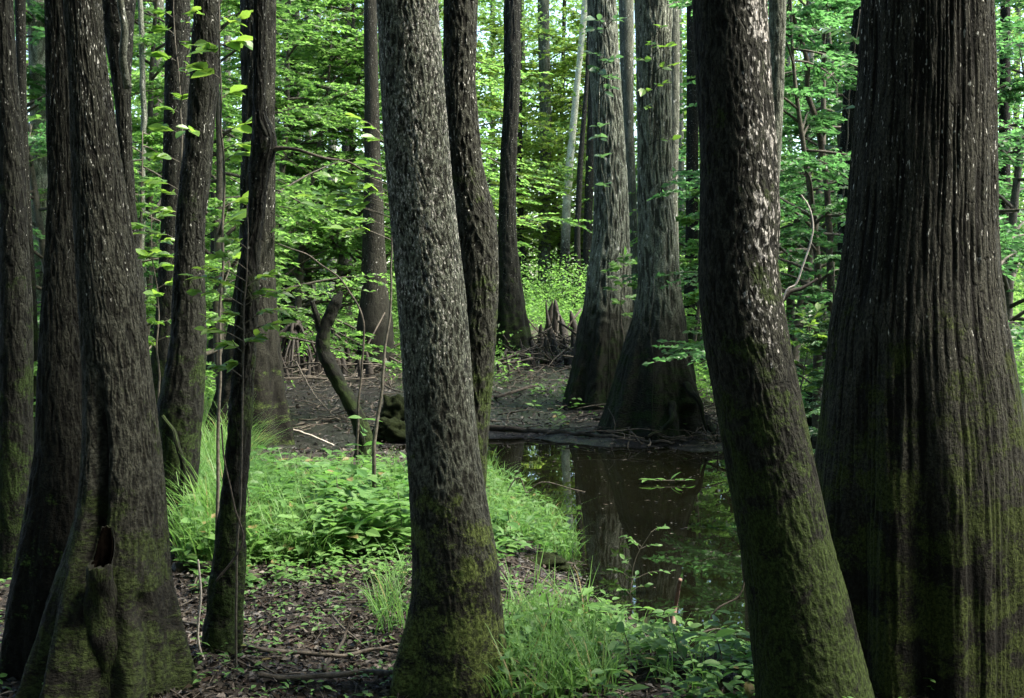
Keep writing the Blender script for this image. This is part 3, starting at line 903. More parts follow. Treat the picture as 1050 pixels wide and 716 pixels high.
# ------------------------------------------------------------------ leafy understorey trees
def gen_understory(seed, H, nb, leaf, fine=False, spread=.36, low=.12, per=(15, 19)):
    """small tree: thin trunk with limbs, and layered sprays of leaves; returns (wood mesh, leaf mesh) around the origin"""
    rs = np.random.default_rng(seed)
    W = Geo(); Lf = Geo()
    wob = rs.normal(size=2) * .05
    hh = np.linspace(-.2, H, 20)
    tp = np.stack([wob[0] * hh + .06 * np.sin(hh * 1.3 + seed), wob[1] * hh + .06 * np.cos(hh * 1.1 + seed), hh], -1)
    V, fs, bk, _ = tube(tp, np.linspace(.011 * H + .006, .006, 20), 7); W.add(V, fs, bark=bk)
    PP, DD, NN = [], [], []
    for b in range(nb):
        u = low + (1 - low) * (b + rs.random()) / nb
        z0 = u * H
        o = np.array([np.interp(z0, hh, tp[:, 0]), np.interp(z0, hh, tp[:, 1]), z0])
        az = rs.random() * 6.283
        L = spread * H * (.45 + .75 * rs.random()) * (1.08 - .7 * u)
        dirv = np.array([math.cos(az), math.sin(az), 0])
        s_ = np.linspace(0, 1, 9)
        rise = -.15 + 1.0 * rs.random()
        bend = rs.normal() * .25
        side = np.array([-dirv[1], dirv[0], 0])
        bp = o + dirv * (L * s_)[:, None] + side * (bend * L * s_ ** 2)[:, None] + np.array([0, 0, 1.]) * (L * (rise * s_ - .32 * s_ ** 2))[:, None]
        V, fs, bk, _ = tube(bp, np.linspace(.004 * H * (1.1 - .7 * u) + .003, .0025, 9), 5); W.add(V, fs, bark=bk)
        ns = per[0]
        for k in range(ns):
            t0 = .2 + .8 * (k + rs.random()) / ns
            p0 = np.array([np.interp(t0, s_, bp[:, i]) for i in range(3)])
            sg = 1 if k % 2 else -1
            ang = sg * (.5 + .5 * rs.random()) * (1.15 if t0 < .92 else .2)
            d2 = dirv * math.cos(ang) + side * math.sin(ang)
            d2 = d2 + np.array([0, 0, rs.normal() * .12])
            l2 = L * .38 * (1.15 - .6 * t0) * (.7 + .6 * rs.random()) + .08
            q = np.linspace(0, 1, 5)
            tw = p0 + d2 * (l2 * q)[:, None] - np.array([0, 0, 1.]) * (.14 * l2 * q ** 2)[:, None]
            V, fs, bk, _ = tube(tw, np.linspace(.0035, .0015, 5), 3, False); W.add(V, fs, bark=bk)
            nl = per[1]
            tl = .12 + .88 * (np.arange(nl) + rs.random(nl)) / nl
            lp = p0 + d2 * (l2 * tl)[:, None] - np.array([0, 0, 1.]) * (.14 * l2 * tl ** 2)[:, None]
            sd2 = np.array([-d2[1], d2[0], 0])
            sgn = np.where(np.arange(nl) % 2, 1, -1) * (.4 + .9 * rs.random(nl))
            ld = d2 + sd2 * sgn[:, None] + rs.normal(size=(nl, 3)) * [.2, .2, .25]
            PP.append(lp); DD.append(ld); NN.append(np.array([0, 0, 1.]) + rs.normal(size=(nl, 3)) * .8)
    PP, DD, NN = map(np.concatenate, (PP, DD, NN))
    L = leaf * (.6 + .7 * rs.random(len(PP)))
    V, fs, t = leaves(PP, DD, NN, L, L * .58, fine)
    Lf.add(V, fs, tint=t)
    return W.mesh('understory_wood'), Lf.mesh('understory_leaves', smooth=False)


PROT = {}
for key, args in {'a': (101, 7.0, 44, .092), 'b': (102, 6.0, 38, .09), 'c': (103, 8.5, 54, .105), 'd': (104, 4.0, 30, .08), 'e': (105, 3.0, 26, .07)}.items():
    wm, lm = gen_understory(*args)
    wm.materials.append(B_STEM); lm.materials.append(L_UNDER)
    PROT[key] = (wm, lm)


def understory(px, Y, key, label, sc=1.0, group='leafy understorey trees', name='understorey_tree', leafmat=None):
    x = (px - 525) / F * Y
    t = thing(name, label, 'tree', (x, Y, hz(x, Y) - .02), group, random.uniform(0, 6.28))
    wm, lm = PROT[key]
    obj('trunk', wm, None, t)
    if leafmat:
        lm = lm.copy(); lm.materials.clear(); lm.materials.append(leafmat)
    obj('crown', lm, None, t)
    t.scale = (sc, sc, sc)
    return t


for a in [
    (60, 15, 'b', 'leafy young tree behind the pale grey trunk at left', 1.0),
    (20, 19, 'a', 'leafy young tree in the gap at the far left edge', 1.0),
    (140, 17, 'a', 'leafy young tree just right of the twin trunk top', 1.0),
    (150, 12.5, 'd', 'low leafy tree at the right foot of the twin trunk', .8),
    (230, 15, 'a', 'leafy young tree filling the gap beside the bowed trunk', .95),
    (200, 23, 'c', 'tall leafy tree deep behind the bowed trunk', 1.0),
    (302, 24.5, 'b', 'leafy young tree right of the brown flared cypress', 1.15),
    (345, 25, 'a', 'leafy young tree spreading above the bent mossy stump', 1.1),
    (322, 26, 'c', 'tall leafy tree around the slim far trunks left of centre', 1.0),
    (385, 26, 'c', 'tall leafy tree tucked behind the left side of the centre trunk', 1.0),
    (275, 24, 'c', 'tall leafy tree behind the brown flared cypress', 1.0),
    (110, 25, 'c', 'tall leafy tree deep behind the twin trunk', 1.0),
    (448, 27, 'c', 'tall leafy tree showing in the slot of the centre pair', 1.0),
    (500, 40, 'c', 'tall leafy tree between the centre pair and slender cypress', 1.05),
    (540, 43, 'c', 'bright leafy tree right of the slender grey cypress', 1.1),
    (575, 43, 'c', 'tall bright leafy tree at top centre behind the pinkish trunk', 1.1),
    (560, 44, 'c', 'leafy tree far behind the cypress knees', 1.0),
    (618, 42, 'c', 'tall leafy tree behind the pair of large cypresses', 1.1),
    (722, 23, 'a', 'leafy tree between the largest cypress and the leaning trunk', 1.0),
    (707, 17.5, 'e', 'small leafy sapling beside the foot of the largest cypress', 1.0),
    (742, 40, 'c', 'tall leafy tree behind the leaning trunk', 1.05),
    (815, 17, 'a', 'leafy tree filling the gap between leaning and biggest trunks', 1.0),
    (845, 14, 'b', 'leafy tree with large sprays against the shadowed leaning cypress', .9),
    (810, 25, 'c', 'tall leafy tree far back in the right-hand gap', 1.0),
    (870, 22, 'c', 'tall leafy tree behind the shadowed leaning cypress', 1.0),
    (1035, 14, 'b', 'leafy young tree past the right side of the biggest trunk', 1.0),
    (1025, 21, 'c', 'tall leafy tree far past the right side of the biggest trunk', 1.0),
    (672, 41, 'c', 'tall leafy tree hidden mostly by the largest cypress', 1.0),
    (930, 24, 'c', 'tall leafy tree hidden mostly by the biggest trunk', 1.0),
]:
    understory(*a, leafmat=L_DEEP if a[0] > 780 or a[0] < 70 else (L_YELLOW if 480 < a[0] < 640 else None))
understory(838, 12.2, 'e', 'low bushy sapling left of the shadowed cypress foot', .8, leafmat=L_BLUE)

# the far wood that reads as one leaf mass
n_pad = 4000
py_ = 37 + 38 * RNG.random(n_pad) ** .9
px_ = (RNG.random(n_pad) * 2 - 1) * (.47 * py_ + 5)
pz_ = .4 + RNG.random(n_pad) ** .85 * (.36 * py_ + 3.5)
e_ = 900
py_ = np.concatenate([py_, 40 + 30 * RNG.random(e_)]); px_ = np.concatenate([px_, (RNG.random(e_) * 2 - 1) * (.47 * py_[-e_:] + 5)]); pz_ = np.concatenate([pz_, .3 + 5 * RNG.random(e_)])
k = 135
open_ = (np.abs(px_ / py_ - .035) < .075) & (py_ < 46) & (pz_ < 5)
px_, py_, pz_ = px_[~open_], py_[~open_], pz_[~open_]
c = np.repeat(np.stack([px_, py_, pz_], -1), k, 0)
P = c + RNG.normal(size=c.shape) * [.75, .75, .22]
D = RNG.normal(size=c.shape) * [1, 1, .4]
N = np.array([0, -.25, 1.]) + RNG.normal(size=c.shape) * .75
L = .165 * (.6 + .8 * RNG.random(len(c)))
V, fs, tt = leaves(P, D, N, L, L * .66)
o = obj('distant_woodland', make_mesh('distant_woodland', V, fs, {'tint': tt}, False), L_FAR)
tag(o, 'bright green leaf mass of the far wood', kind='stuff')

# low undergrowth beyond the pond
n_cl = 2600
cy = 17.5 + 32 * RNG.random(n_cl); cx = (RNG.random(n_cl) * 2 - 1) * (.44 * cy + 2)
u_px = 525 + F * cx / cy
keep = ~((u_px > 495) & (u_px < 625) & (cy < 31.5)) & ~((u_px > 262) & (u_px < 428) & (cy < 23.5)) & (perlin(np.stack([cx * .3, cy * .3, 0 * cx], -1)) + .30 + .05 * (cy - 22) > 0)
cx = np.concatenate([cx[keep], (525 + (RNG.random(170) * 170 - 35) - 525) / F * 38]); cy = np.concatenate([cy[keep], 32 + 12 * RNG.random(170)])
cz = height(cx, cy)
k = 90
hgt_c = .3 + 1.7 * RNG.random(len(cx)) ** 1.5 * sstep(cy, 18, 32)
c = np.repeat(np.stack([cx, cy, cz], -1), k, 0)
P = c + RNG.normal(size=c.shape) * [.35, .35, 0] + np.array([0, 0, 1.]) * (RNG.random(len(c)) * np.repeat(hgt_c, k))[:, None]
D = RNG.normal(size=c.shape) * [1, 1, .5]
N = np.array([0, 0, 1.]) + RNG.normal(size=c.shape) * .4
L = .085 * (.6 + .8 * RNG.random(len(c)))
V, fs, tt = leaves(P, D, N, L, L * .5)
o = obj('undergrowth', make_mesh('undergrowth', V, fs, {'tint': tt}, False), L_UNDER)
tag(o, 'low green undergrowth carpeting the ground beyond the pond', kind='stuff')

#MORE-BEGIN
# ------------------------------------------------------------------ woodland round and above the viewer (out of view, added to shade the near trunks)
def mass(name, label, C, k, spread, size, mat, tilt=.45):
    c = np.repeat(C, k, 0)
    P = c + RNG.normal(size=c.shape) * spread
    D = RNG.normal(size=c.shape) * [1, 1, .5]
    N = np.array([0, 0, 1.]) + RNG.normal(size=c.shape) * tilt
    L = size * (.7 + .7 * RNG.random(len(c)))
    V, fs, tt = leaves(P, D, N, L, L * .6)
    o = obj(name, make_mesh(name, V, fs, {'tint': tt}, False), mat)
    return tag(o, label, kind='stuff')


n = 2600
ang = RNG.random(n) * 2 * math.pi
rad_ = 11 + 17 * RNG.random(n)
C = np.stack([rad_ * np.cos(ang), 4 + rad_ * np.sin(ang), .5 + 14 * RNG.random(n)], -1)
C = C[(C[:, 1] < 10) & (np.abs(C[:, 0]) > .47 * np.maximum(C[:, 1], 0) + 2.5)]
n2_ = 620
C2 = np.stack([(RNG.random(n2_) * 2 - 1) * 12, -11 + 11.5 * RNG.random(n2_), 8 + 5 * RNG.random(n2_)], -1)
mass('unseen_shade_woodland', 'unseen woodland leaf mass added to shade the near trunks', np.concatenate([C, C2]), 40, [.9, .9, .4], .42, L_CANOPY, .6)


# ------------------------------------------------------------------ points on the ground
def gpt(px, py):
    z = .1
    for _ in range(40):
        x, y = onground(px, py, z)
        z += .35 * (hz(x, y) - z)
    z = hz(x, y)
    return np.array([x, y, z])


def gpts(pxs, pys):
    z = np.full(len(pxs), .12)
    for _ in range(6):
        x, y = onground(pxs, pys, z)
        z = height(x, y)
    return np.stack([x, y, z], -1)


def in_poly(n, poly, rs=RNG):
    """n points spread evenly on the ground inside a polygon given on the ground"""
    Pg = np.array([gpt(*p)[:2] for p in poly])
    lo, hi = Pg.min(0), Pg.max(0)
    out = []
    tot = 0
    while tot < n:
        q = lo + (hi - lo) * rs.random((n * 2, 2))
        ins = np.zeros(len(q), bool)
        for i in range(len(Pg)):
            a, b = Pg[i], Pg[(i + 1) % len(Pg)]
            ins ^= ((a[1] > q[:, 1]) != (b[1] > q[:, 1])) & (q[:, 0] < (b[0] - a[0]) * (q[:, 1] - a[1]) / (b[1] - a[1] + 1e-12) + a[0])
        out.append(q[ins]); tot += ins.sum()
    q = np.concatenate(out)[:n]
    return np.stack([q[:, 0], q[:, 1], height(q[:, 0], q[:, 1])], -1)


def blades(P, az, L, W, bend, lean):
    n = len(P); lv = 6
    out = np.stack([np.cos(az), np.sin(az), 0 * az], -1)
    side = np.stack([-np.sin(az), np.cos(az), 0 * az], -1)
    t = np.linspace(0, 1, lv)
    V = np.zeros((n, lv, 2, 3))
    for i, u in enumerate(t):
        c = P + out * (L * (lean * u + bend * u * u))[:, None] + np.array([0, 0, 1.]) * (L * (u * np.cos(lean * .6) - bend * .75 * u ** 2.4))[:, None]
        w = W * (1 - u ** 2.2) * .5 + .0003
        V[:, i, 0] = c + side * w[:, None]; V[:, i, 1] = c - side * w[:, None]
    b = np.arange(n)[:, None] * lv * 2
    Qs = np.concatenate([b + [2 * i, 2 * i + 1, 2 * i + 3, 2 * i + 2] for i in range(lv - 1)])
    return V.reshape(-1, 3), [Qs], np.repeat(RNG.random(n), lv * 2)


def grass_patch(G, poly, ncl, per, L0, L1, W=.006):
    c = in_poly(ncl, poly)
    keep = sdf(c[:, 0], c[:, 1]) > .02
    c = c[keep]
    k = per
    P = np.repeat(c, k, 0); n = len(P)
    P[:, :2] += RNG.normal(size=(n, 2)) * .035
    cs = np.repeat(.6 + .8 * RNG.random(len(c)), k)
    L = (L0 + (L1 - L0) * RNG.random(n)) * cs
    V, fs, tt = blades(P, RNG.random(n) * 6.283, L, W * (.6 + .8 * RNG.random(n)), .15 + .5 * RNG.random(n), .1 + .35 * RNG.random(n))
    G.add(V, fs, tint=tt)


MOUND = [(186, 506), (225, 500), (300, 499), (425, 504), (428, 540), (400, 566), (330, 580), (250, 585), (186, 590)]
G = Geo()
grass_patch(G, MOUND, 600, 16, .16, .36)
grass_patch(G, [(186, 490), (250, 470), (250, 580), (186, 590)], 110, 22, .35, .6)
grass_patch(G, [(498, 486), (540, 520), (590, 556), (590, 580), (500, 560)], 105, 14, .13, .30)
grass_patch(G, [(515, 645), (590, 645), (620, 712), (560, 730), (515, 730)], 55, 18, .14, .32, .0055)
grass_patch(G, [(600, 650), (690, 670), (760, 716), (640, 720)], 26, 10, .10, .22, .005)
grass_patch(G, [(385, 600), (424, 590), (415, 660), (390, 660)], 10, 14, .16, .30, .005)
grass_patch(G, [(186, 400), (240, 395), (240, 460), (186, 470)], 80, 16, .2, .34)
grass_patch(G, [(880, 560), (1250, 520), (1250, 700), (900, 700)], 70, 14, .15, .34)
o = obj('grass', G.mesh('grass'), L_GRASS)
tag(o, 'bright green grass growing on the banks by the pond', kind='stuff')


def herb(G, P, H, az, L, pairs, whorl=2, fine=True):
    """stem leaves of small upright plants at points P"""
    n = len(P)
    PP, DD, NN, LL = [], [], [], []
    for i in range(pairs):
        u = (i + 1) / pairs
        for w_ in range(whorl):
            a = az + i * 1.57 + w_ * 6.283 / whorl + RNG.normal(size=n) * .2
            d = np.stack([np.cos(a), np.sin(a), .12 + .25 * RNG.normal(size=n)], -1)
            PP.append(P + np.array([0, 0, 1.]) * (H * u)[:, None] + RNG.normal(size=(n, 3)) * .004)
            DD.append(d); NN.append(np.array([0, 0, 1.]) + RNG.normal(size=(n, 3)) * .28)
            LL.append(L * (1.05 - .4 * abs(u - .65)) * (.75 + .5 * RNG.random(n)))
    PP, DD, NN, LL = map(np.concatenate, (PP, DD, NN, LL))
    V, fs, tt = leaves(PP, DD, NN, LL, LL * .52, fine)
    G.add(V, fs, tint=tt)


G = Geo()
def herb_patch(poly, n, h0, h1, l0, l1, pairs):
    P = in_poly(n, poly)
    P = P[sdf(P[:, 0], P[:, 1]) > .03]
    n = len(P)
    herb(G, P, h0 + (h1 - h0) * RNG.random(n), RNG.random(n) * 6.283, l0 + (l1 - l0) * RNG.random(n), pairs)


herb_patch(MOUND, 900, .10, .30, .05, .105, 4)
herb_patch([(420, 512), (430, 570), (330, 588), (320, 530)], 230, .15, .36, .06, .12, 4)
herb_patch([(190, 560), (420, 540), (420, 600), (200, 610)], 420, .03, .12, .03, .06, 2)
herb_patch([(200, 600), (425, 590), (420, 720), (200, 720)], 420, .02, .06, .014, .04, 1)
herb_patch([(500, 490), (590, 560), (590, 590), (500, 580)], 160, .08, .24, .04, .08, 3)
herb_patch([(515, 650), (640, 650), (780, 690), (790, 740), (515, 740)], 250, .05, .2, .035, .075, 3)
herb_patch([(760, 600), (1250, 540), (1250, 780), (780, 780)], 260, .04, .16, .03, .07, 2)
herb_patch([(428, 490), (500, 490), (510, 620), (428, 620)], 110, .06, .2, .04, .08, 3)
herb_patch([(-60, 560), (60, 560), (60, 740), (-60, 740)], 90, .03, .10, .03, .06, 2)
herb_patch([(505, 395), (600, 400), (735, 450), (560, 440)], 60, .05, .22, .05, .11, 2)
herb_patch([(520, 590), (650, 620), (640, 660), (520, 650)], 70, .02, .08, .02, .045, 2)
o = obj('ground_plants', G.mesh('ground_plants', smooth=False), L_HERB)
tag(o, 'small broad-leaved green plants covering the near banks', kind='stuff')

# ------------------------------------------------------------------ fallen leaves and twigs
def litter_mat():
    m = NT('fallen_leaf')
    t = m.attr('tint', 'Fac')
    r = m.n('ValToRGB')
    e = r.color_ramp.elements
    e[0].position = 0; e[0].color = (.005, .004, .0032, 1)
    e[1].position = 1; e[1].color = (.085, .073, .056, 1)
    for p_, c_ in ((.35, (.010, .007, .005, 1)), (.6, (.019, .013, .009, 1)), (.8, (.036, .021, .013, 1)), (.9, (.045, .040, .030, 1))):
        x = e.new(p_); x.color = c_
    m.put(r.inputs[0], t)
    return m.done(m.principled(r.outputs[0], .6, None, .4).outputs[0])


M_LITTER = litter_mat()
G = Geo()
def litter(poly, n, l0, l1, lift=.012, mind=.0):
    P = in_poly(n, poly)
    P = P[sdf(P[:, 0], P[:, 1]) > mind]
    n = len(P)
    P[:, 2] += lift * RNG.random(n)
    D = RNG.normal(size=(n, 3)) * [1, 1, .3]
    N = np.array([0, 0, 1.]) + RNG.normal(size=(n, 3)) * .5
    L = l0 + (l1 - l0) * RNG.random(n) ** 1.5
    V, fs, tt = leaves(P, D, N, L, L * (.35 + .35 * RNG.random(n)))
    G.add(V, fs, tint=tt)


litter([(150, 560), (430, 560), (430, 740), (150, 740)], 14000, .012, .05)
litter([(495, 560), (600, 560), (650, 620), (780, 690), (800, 745), (500, 745)], 10000, .012, .048)
litter([(-80, 560), (190, 560), (190, 740), (-80, 740)], 4000, .015, .06)
litter([(760, 520), (1250, 520), (1250, 780), (760, 780)], 7000, .02, .07)
litter([(425, 480), (505, 480), (520, 640), (425, 640)], 2500, .015, .055)
litter([(520, 352), (600, 352), (610, 380), (515, 380)], 900, .05, .16, .05, .1)
litter([(180, 460), (430, 460), (430, 570), (180, 570)], 2500, .03, .08)
litter([(495, 480), (590, 560), (500, 570)], 1500, .03, .07)
litter([(290, 380), (760, 380), (760, 466), (290, 458)], 5000, .025, .09, .03, .05)
o = obj('leaf_litter', G.mesh('leaf_litter', smooth=False), M_LITTER)
tag(o, 'dead brown leaves strewn over the wet ground', kind='stuff')

G = Geo()
def twigs(poly, n, l0, l1, r0, r1, lift=.015, mind=.05):
    P = in_poly(n, poly)
    P = P[sdf(P[:, 0], P[:, 1]) > mind]
    for p in P:
        L = l0 + (l1 - l0) * RNG.random() ** 2
        a = RNG.random() * 6.283
        u = np.linspace(-.5, .5, 6)
        bend = RNG.normal() * .18
        x = p[0] + L * (np.cos(a) * u - np.sin(a) * bend * u * u * 2)
        y = p[1] + L * (np.sin(a) * u + np.cos(a) * bend * u * u * 2)
        r = r0 + (r1 - r0) * RNG.random() ** 2
        z = height(x, y)
        z = np.maximum(z, 0) + r * .6 + lift * RNG.random() + u * RNG.normal() * (.04 + 1.6 * lift) * L
        V, fs, bk, _ = tube(np.stack([x, y, z], -1), np.linspace(r, r * .5, 6), 5)
        G.add(V, fs, bark=bk + RNG.random(3))


twigs([(150, 580), (430, 580), (430, 740), (150, 740)], 260, .08, .5, .002, .006)
twigs([(495, 560), (600, 570), (780, 690), (780, 745), (500, 745)], 170, .06, .4, .002, .006)
twigs([(270, 345), (425, 345), (425, 392), (270, 392)], 240, .3, 1.4, .008, .03, .28)
twigs([(300, 372), (420, 372), (420, 450), (300, 450)], 260, .1, .8, .003, .013, .09)
twigs([(500, 375), (740, 390), (745, 462), (500, 440)], 420, .1, .8, .003, .013, .10, .05)
twigs([(520, 350), (605, 350), (612, 384), (512, 384)], 170, .3, 1.3, .008, .03, .25)
twigs([(622, 425), (745, 425), (745, 464), (622, 460)], 240, .15, .9, .003, .013, .14, .0)
o = obj('fallen_twigs', G.mesh('fallen_twigs'), B_TWIG)
tag(o, 'thin grey fallen twigs and root bits over mud', kind='stuff')


# ------------------------------------------------------------------ fallen branches one can tell apart
def on_ground_path(pts, lift, n=40):
    P = []
    for q in pts:
        g_ = gpt(q[0], q[1])
        g_[2] = max(g_[2], 0) + (q[2] if len(q) > 2 else lift)
        P.append(g_)
    return smooth_path(P, n)


def tapered(n, a, b): return np.linspace(a, b, n)


def lone_tube(name, label, cat, path, rad, mat, nseg=9, wob=.01, group=None, rough=.12):
    path = np.array(path)
    path = path + wob * np.stack([perlin(path * 5), perlin(path * 5 + 20), perlin(path * 5 + 40)], -1)
    V, fs, bk, d_ = tube(path, rad, nseg)
    n_ = len(path)
    rr = np.broadcast_to(rad, (n_,))
    V[:n_ * nseg] += (d_ * (rough * rr[:, None] * perlin(V[:n_ * nseg].reshape(n_, nseg, 3) * (1.2 / max(rr.max(), .004)) * .3))[..., None]).reshape(-1, 3)
    G = Geo(); G.add(V, fs, bark=bk)
    i = int(np.argmin(path[:, 2]))
    o = obj(name, G.mesh(name, path[i]), mat)
    o.location = path[i]
    return tag(o, label, cat, group)


FB = 'fallen branches'
lone_tube('fallen_branch', 'long pale stick lying across the litter between thin crooked and centre trunks', 'branch', on_ground_path([(245, 662), (262, 673), (300, 676), (345, 680), (380, 674), (410, 676)], .03), tapered(40, .011, .006), B_TWIG, group=FB)
lone_tube('fallen_branch', 'pale forked stick at bottom left of the centre trunk base', 'branch', on_ground_path([(262, 700), (300, 703), (330, 702), (370, 698), (402, 701)], .03), tapered(40, .010, .012), B_TWIG, group=FB)
lone_tube('fallen_branch', 'dark stick leaning over the pale stick on the litter', 'branch', on_ground_path([(332, 694, .02), (350, 668, .05), (362, 655, .12)], .05), tapered(40, .008, .005), B_DEADLOG, group=FB)
lone_tube('fallen_branch', 'slanting grey stick on the bare litter below the grass', 'branch', on_ground_path([(340, 640), (355, 655), (372, 672)], .04), tapered(40, .006, .004), B_TWIG, group=FB)
lone_tube('fallen_log', 'short dark rotten log beside the foot of the thin crooked trunk', 'log', on_ground_path([(178, 590), (205, 590), (235, 592), (262, 600)], .03), tapered(40, .045, .035), B_DEADLOG, 14)
lone_tube('fallen_branch', 'grey twig lying just below the short rotten log', 'branch', on_ground_path([(183, 640), (200, 644), (215, 646)], .02), tapered(40, .009, .006), B_TWIG, group=FB)
lone_tube('fallen_branch', 'reddish stick propped upright on the near bank of the pond', 'branch', on_ground_path([(688, 664, .0), (692, 655, .12), (697, 662, .30)], .05), tapered(40, .012, .010), plain_mat('reddish_stick_bark', (.07, .04, .03), (.17, .11, .085), 60, .8, .4, .004), group=FB)
lone_tube('fallen_log', 'long thin dark log lying along the far edge of the pond', 'log', on_ground_path([(497, 440), (540, 443), (590, 447), (650, 452), (690, 457)], .02, 60), tapered(60, .035, .02), B_DEADLOG, 12, .04)
lone_tube('fallen_log', 'small mossy log on the mud right of the slender cypress foot', 'log', on_ground_path([(556, 376), (570, 372), (590, 366)], .08), tapered(40, .055, .02), B_DARK, 12, .05)
lone_tube('fallen_branch', 'thin dark branch slanting across the mud below the slender cypress', 'branch', on_ground_path([(508, 412), (530, 405), (552, 398)], .06), tapered(40, .03, .018), B_DEADLOG, group=FB)
lone_tube('fallen_branch', 'pale stick slanting over the dark mud left of the bent stump', 'branch', on_ground_path([(304, 398, .4), (322, 415, .15), (343, 432, .05)], .1), tapered(40, .014, .008), B_TWIG, group=FB)
lone_tube('fallen_branch', 'pale stick along the back edge of the grass mound', 'branch', on_ground_path([(300, 446), (320, 453), (342, 462)], .06), tapered(40, .014, .010), B_PALETWIG, group=FB)

# mossy lumps
def lump(name, label, cat, c, rx, ry, rz, mat, seed=0, bump_=.22):
    n1_, n2_ = 28, 40
    th = np.linspace(0, math.pi, n1_); ph = np.linspace(0, 2 * math.pi, n2_, endpoint=False)
    d_ = np.stack([np.sin(th)[:, None] * np.cos(ph), np.sin(th)[:, None] * np.sin(ph), np.cos(th)[:, None] + 0 * ph], -1)
    r_ = 1 + bump_ * perlin(d_ * 1.7 + seed) + bump_ * .5 * perlin(d_ * 4 + seed)
    V = (d_ * r_[..., None] * [rx, ry, rz]).reshape(-1, 3)
    i = np.arange(n1_ - 1)[:, None]; j = np.arange(n2_)[None, :]; j2 = (j + 1) % n2_
    Q = np.stack([i * n2_ + j, (i + 1) * n2_ + j, (i + 1) * n2_ + j2, i * n2_ + j2], -1).reshape(-1, 4)
    o = obj(name, make_mesh(name, V, [Q], {'bark': V + seed}), mat)
    o.location = c
    return tag(o, label, cat)


p = gpt(402, 452); lump('mossy_stump', 'dark mossy stump at the water edge left of the centre trunk', 'stump', p + [0, 0, .10], .19, .16, .14, M_MOSS, 3, .45)
p = gpt(403, 440); lump('mossy_stump', 'rounded mossy stump behind the dark one by the water', 'stump', p + [0, .2, .18], .17, .16, .17, M_MOSS, 8, .45)
p = gpt(612, 648); o = lump('mossy_log', 'chunk of mossy rotten log on the near bank', 'log', p + [0, 0, .05], .15, .085, .075, M_MOSS, 12, .3); o.rotation_euler = (0, R(16), R(-38))
p = gpt(560, 578); lump('mud_lump', 'dark root lump under grass at the pond edge', 'root lump', p + [0, 0, .0], .14, .11, .06, M_MOSS, 21, .35)

# ------------------------------------------------------------------ cypress knees
def knee(px, top, base, hwid, label, group):
    c = gpt(px, base)
    mpp = math.hypot(c[1], CAMZ - c[2]) / F
    H = (base - top) * mpp * (.75 + .35 * RNG.random()); r = max(hwid * mpp * (.55 + .5 * RNG.random()), .03)
    t_ = np.linspace(0, 1, 22)
    lean = RNG.normal(size=2) * .16
    path = np.stack([c[0] + lean[0] * H * t_ + .02 * np.sin(5 * t_), c[1] + lean[1] * H * t_, c[2] - .1 + (H + .1) * t_], -1)
    rad = r * (1.5 - 1.0 * t_ ** .6) * np.sqrt(np.clip(1 - t_ ** 5, .02, 1))
    V, fs, bk, d_ = tube(path, rad, 16)
    n_ = 22 * 16
    V[:n_] += (d_ * (.5 * rad[:, None] * perlin(V[:n_].reshape(22, 16, 3) * [5, 5, 2.5] + px))[..., None]).reshape(-1, 3)
    G = Geo(); G.add(V, fs, bark=bk + px)
    o = obj('cypress_knee', G.mesh('cypress_knee', c), B_KNEE)
    o.location = c
    return tag(o, label, 'cypress knee', group)


KR = 'dark pointed cypress knee in the cluster right of the slender grey cypress'
KL = 'dark cypress knee in the mud between brown cypress and bent stump'
for a in [(545, 298, 352, 6), (556, 303, 351, 5), (563, 309, 354, 4.5), (570, 299, 350, 6), (581, 312, 353, 5), (576, 326, 357, 4.5), (591, 314, 352, 5),
          (551, 324, 358, 6), (600, 326, 357, 5), (548, 340, 364, 5), (540, 322, 356, 5), (563, 330, 360, 5), (586, 338, 362, 5), (578, 342, 364, 5.5), (594, 340, 364, 5), (559, 345, 370, 4), (573, 350, 372, 4), (528, 340, 362, 4), (534, 345, 366, 4), (520, 338, 356, 4), (552, 352, 372, 4), (545, 356, 376, 3.5), (580, 354, 374, 4), (512, 366, 384, 3), (566, 356, 376, 3.5), (598, 350, 370, 4), (606, 344, 362, 4)]:
    knee(*a, KR, 'cypress knees right')
knee(567, 341, 366, 6, 'rounded pale-topped cypress knee in front of the cluster', 'cypress knees right')
knee(586, 318, 374, 5, 'tall thin dark cypress knee nearest the mossy cypress', 'cypress knees right')
knee(522, 360, 386, 3.5, 'lone small cypress knee in front of the slender cypress foot', 'cypress knees right')
knee(538, 288, 350, 9, 'thick dark broken knee tight beside the slender cypress', 'cypress knees right')
for a in [(338, 340, 380, 5), (363, 322, 354, 4), (320, 346, 385, 5), (292, 350, 386, 5), (357, 342, 378, 4), (310, 352, 382, 4.5), (330, 352, 384, 4), (372, 340, 380, 5), (284, 340, 376, 5), (302, 334, 372, 5), (316, 336, 370, 4.5), (325, 340, 372, 4), (378, 352, 386, 4), (352, 350, 386, 5), (296, 360, 390, 4), (312, 364, 392, 4), (368, 364, 392, 4), (384, 334, 372, 5), (276, 350, 380, 5)]:
    knee(*a, KL, 'cypress knees left')
knee(347, 304, 378, 7, 'tallest dark knee stump just right of the bent stump curve', 'cypress knees left')
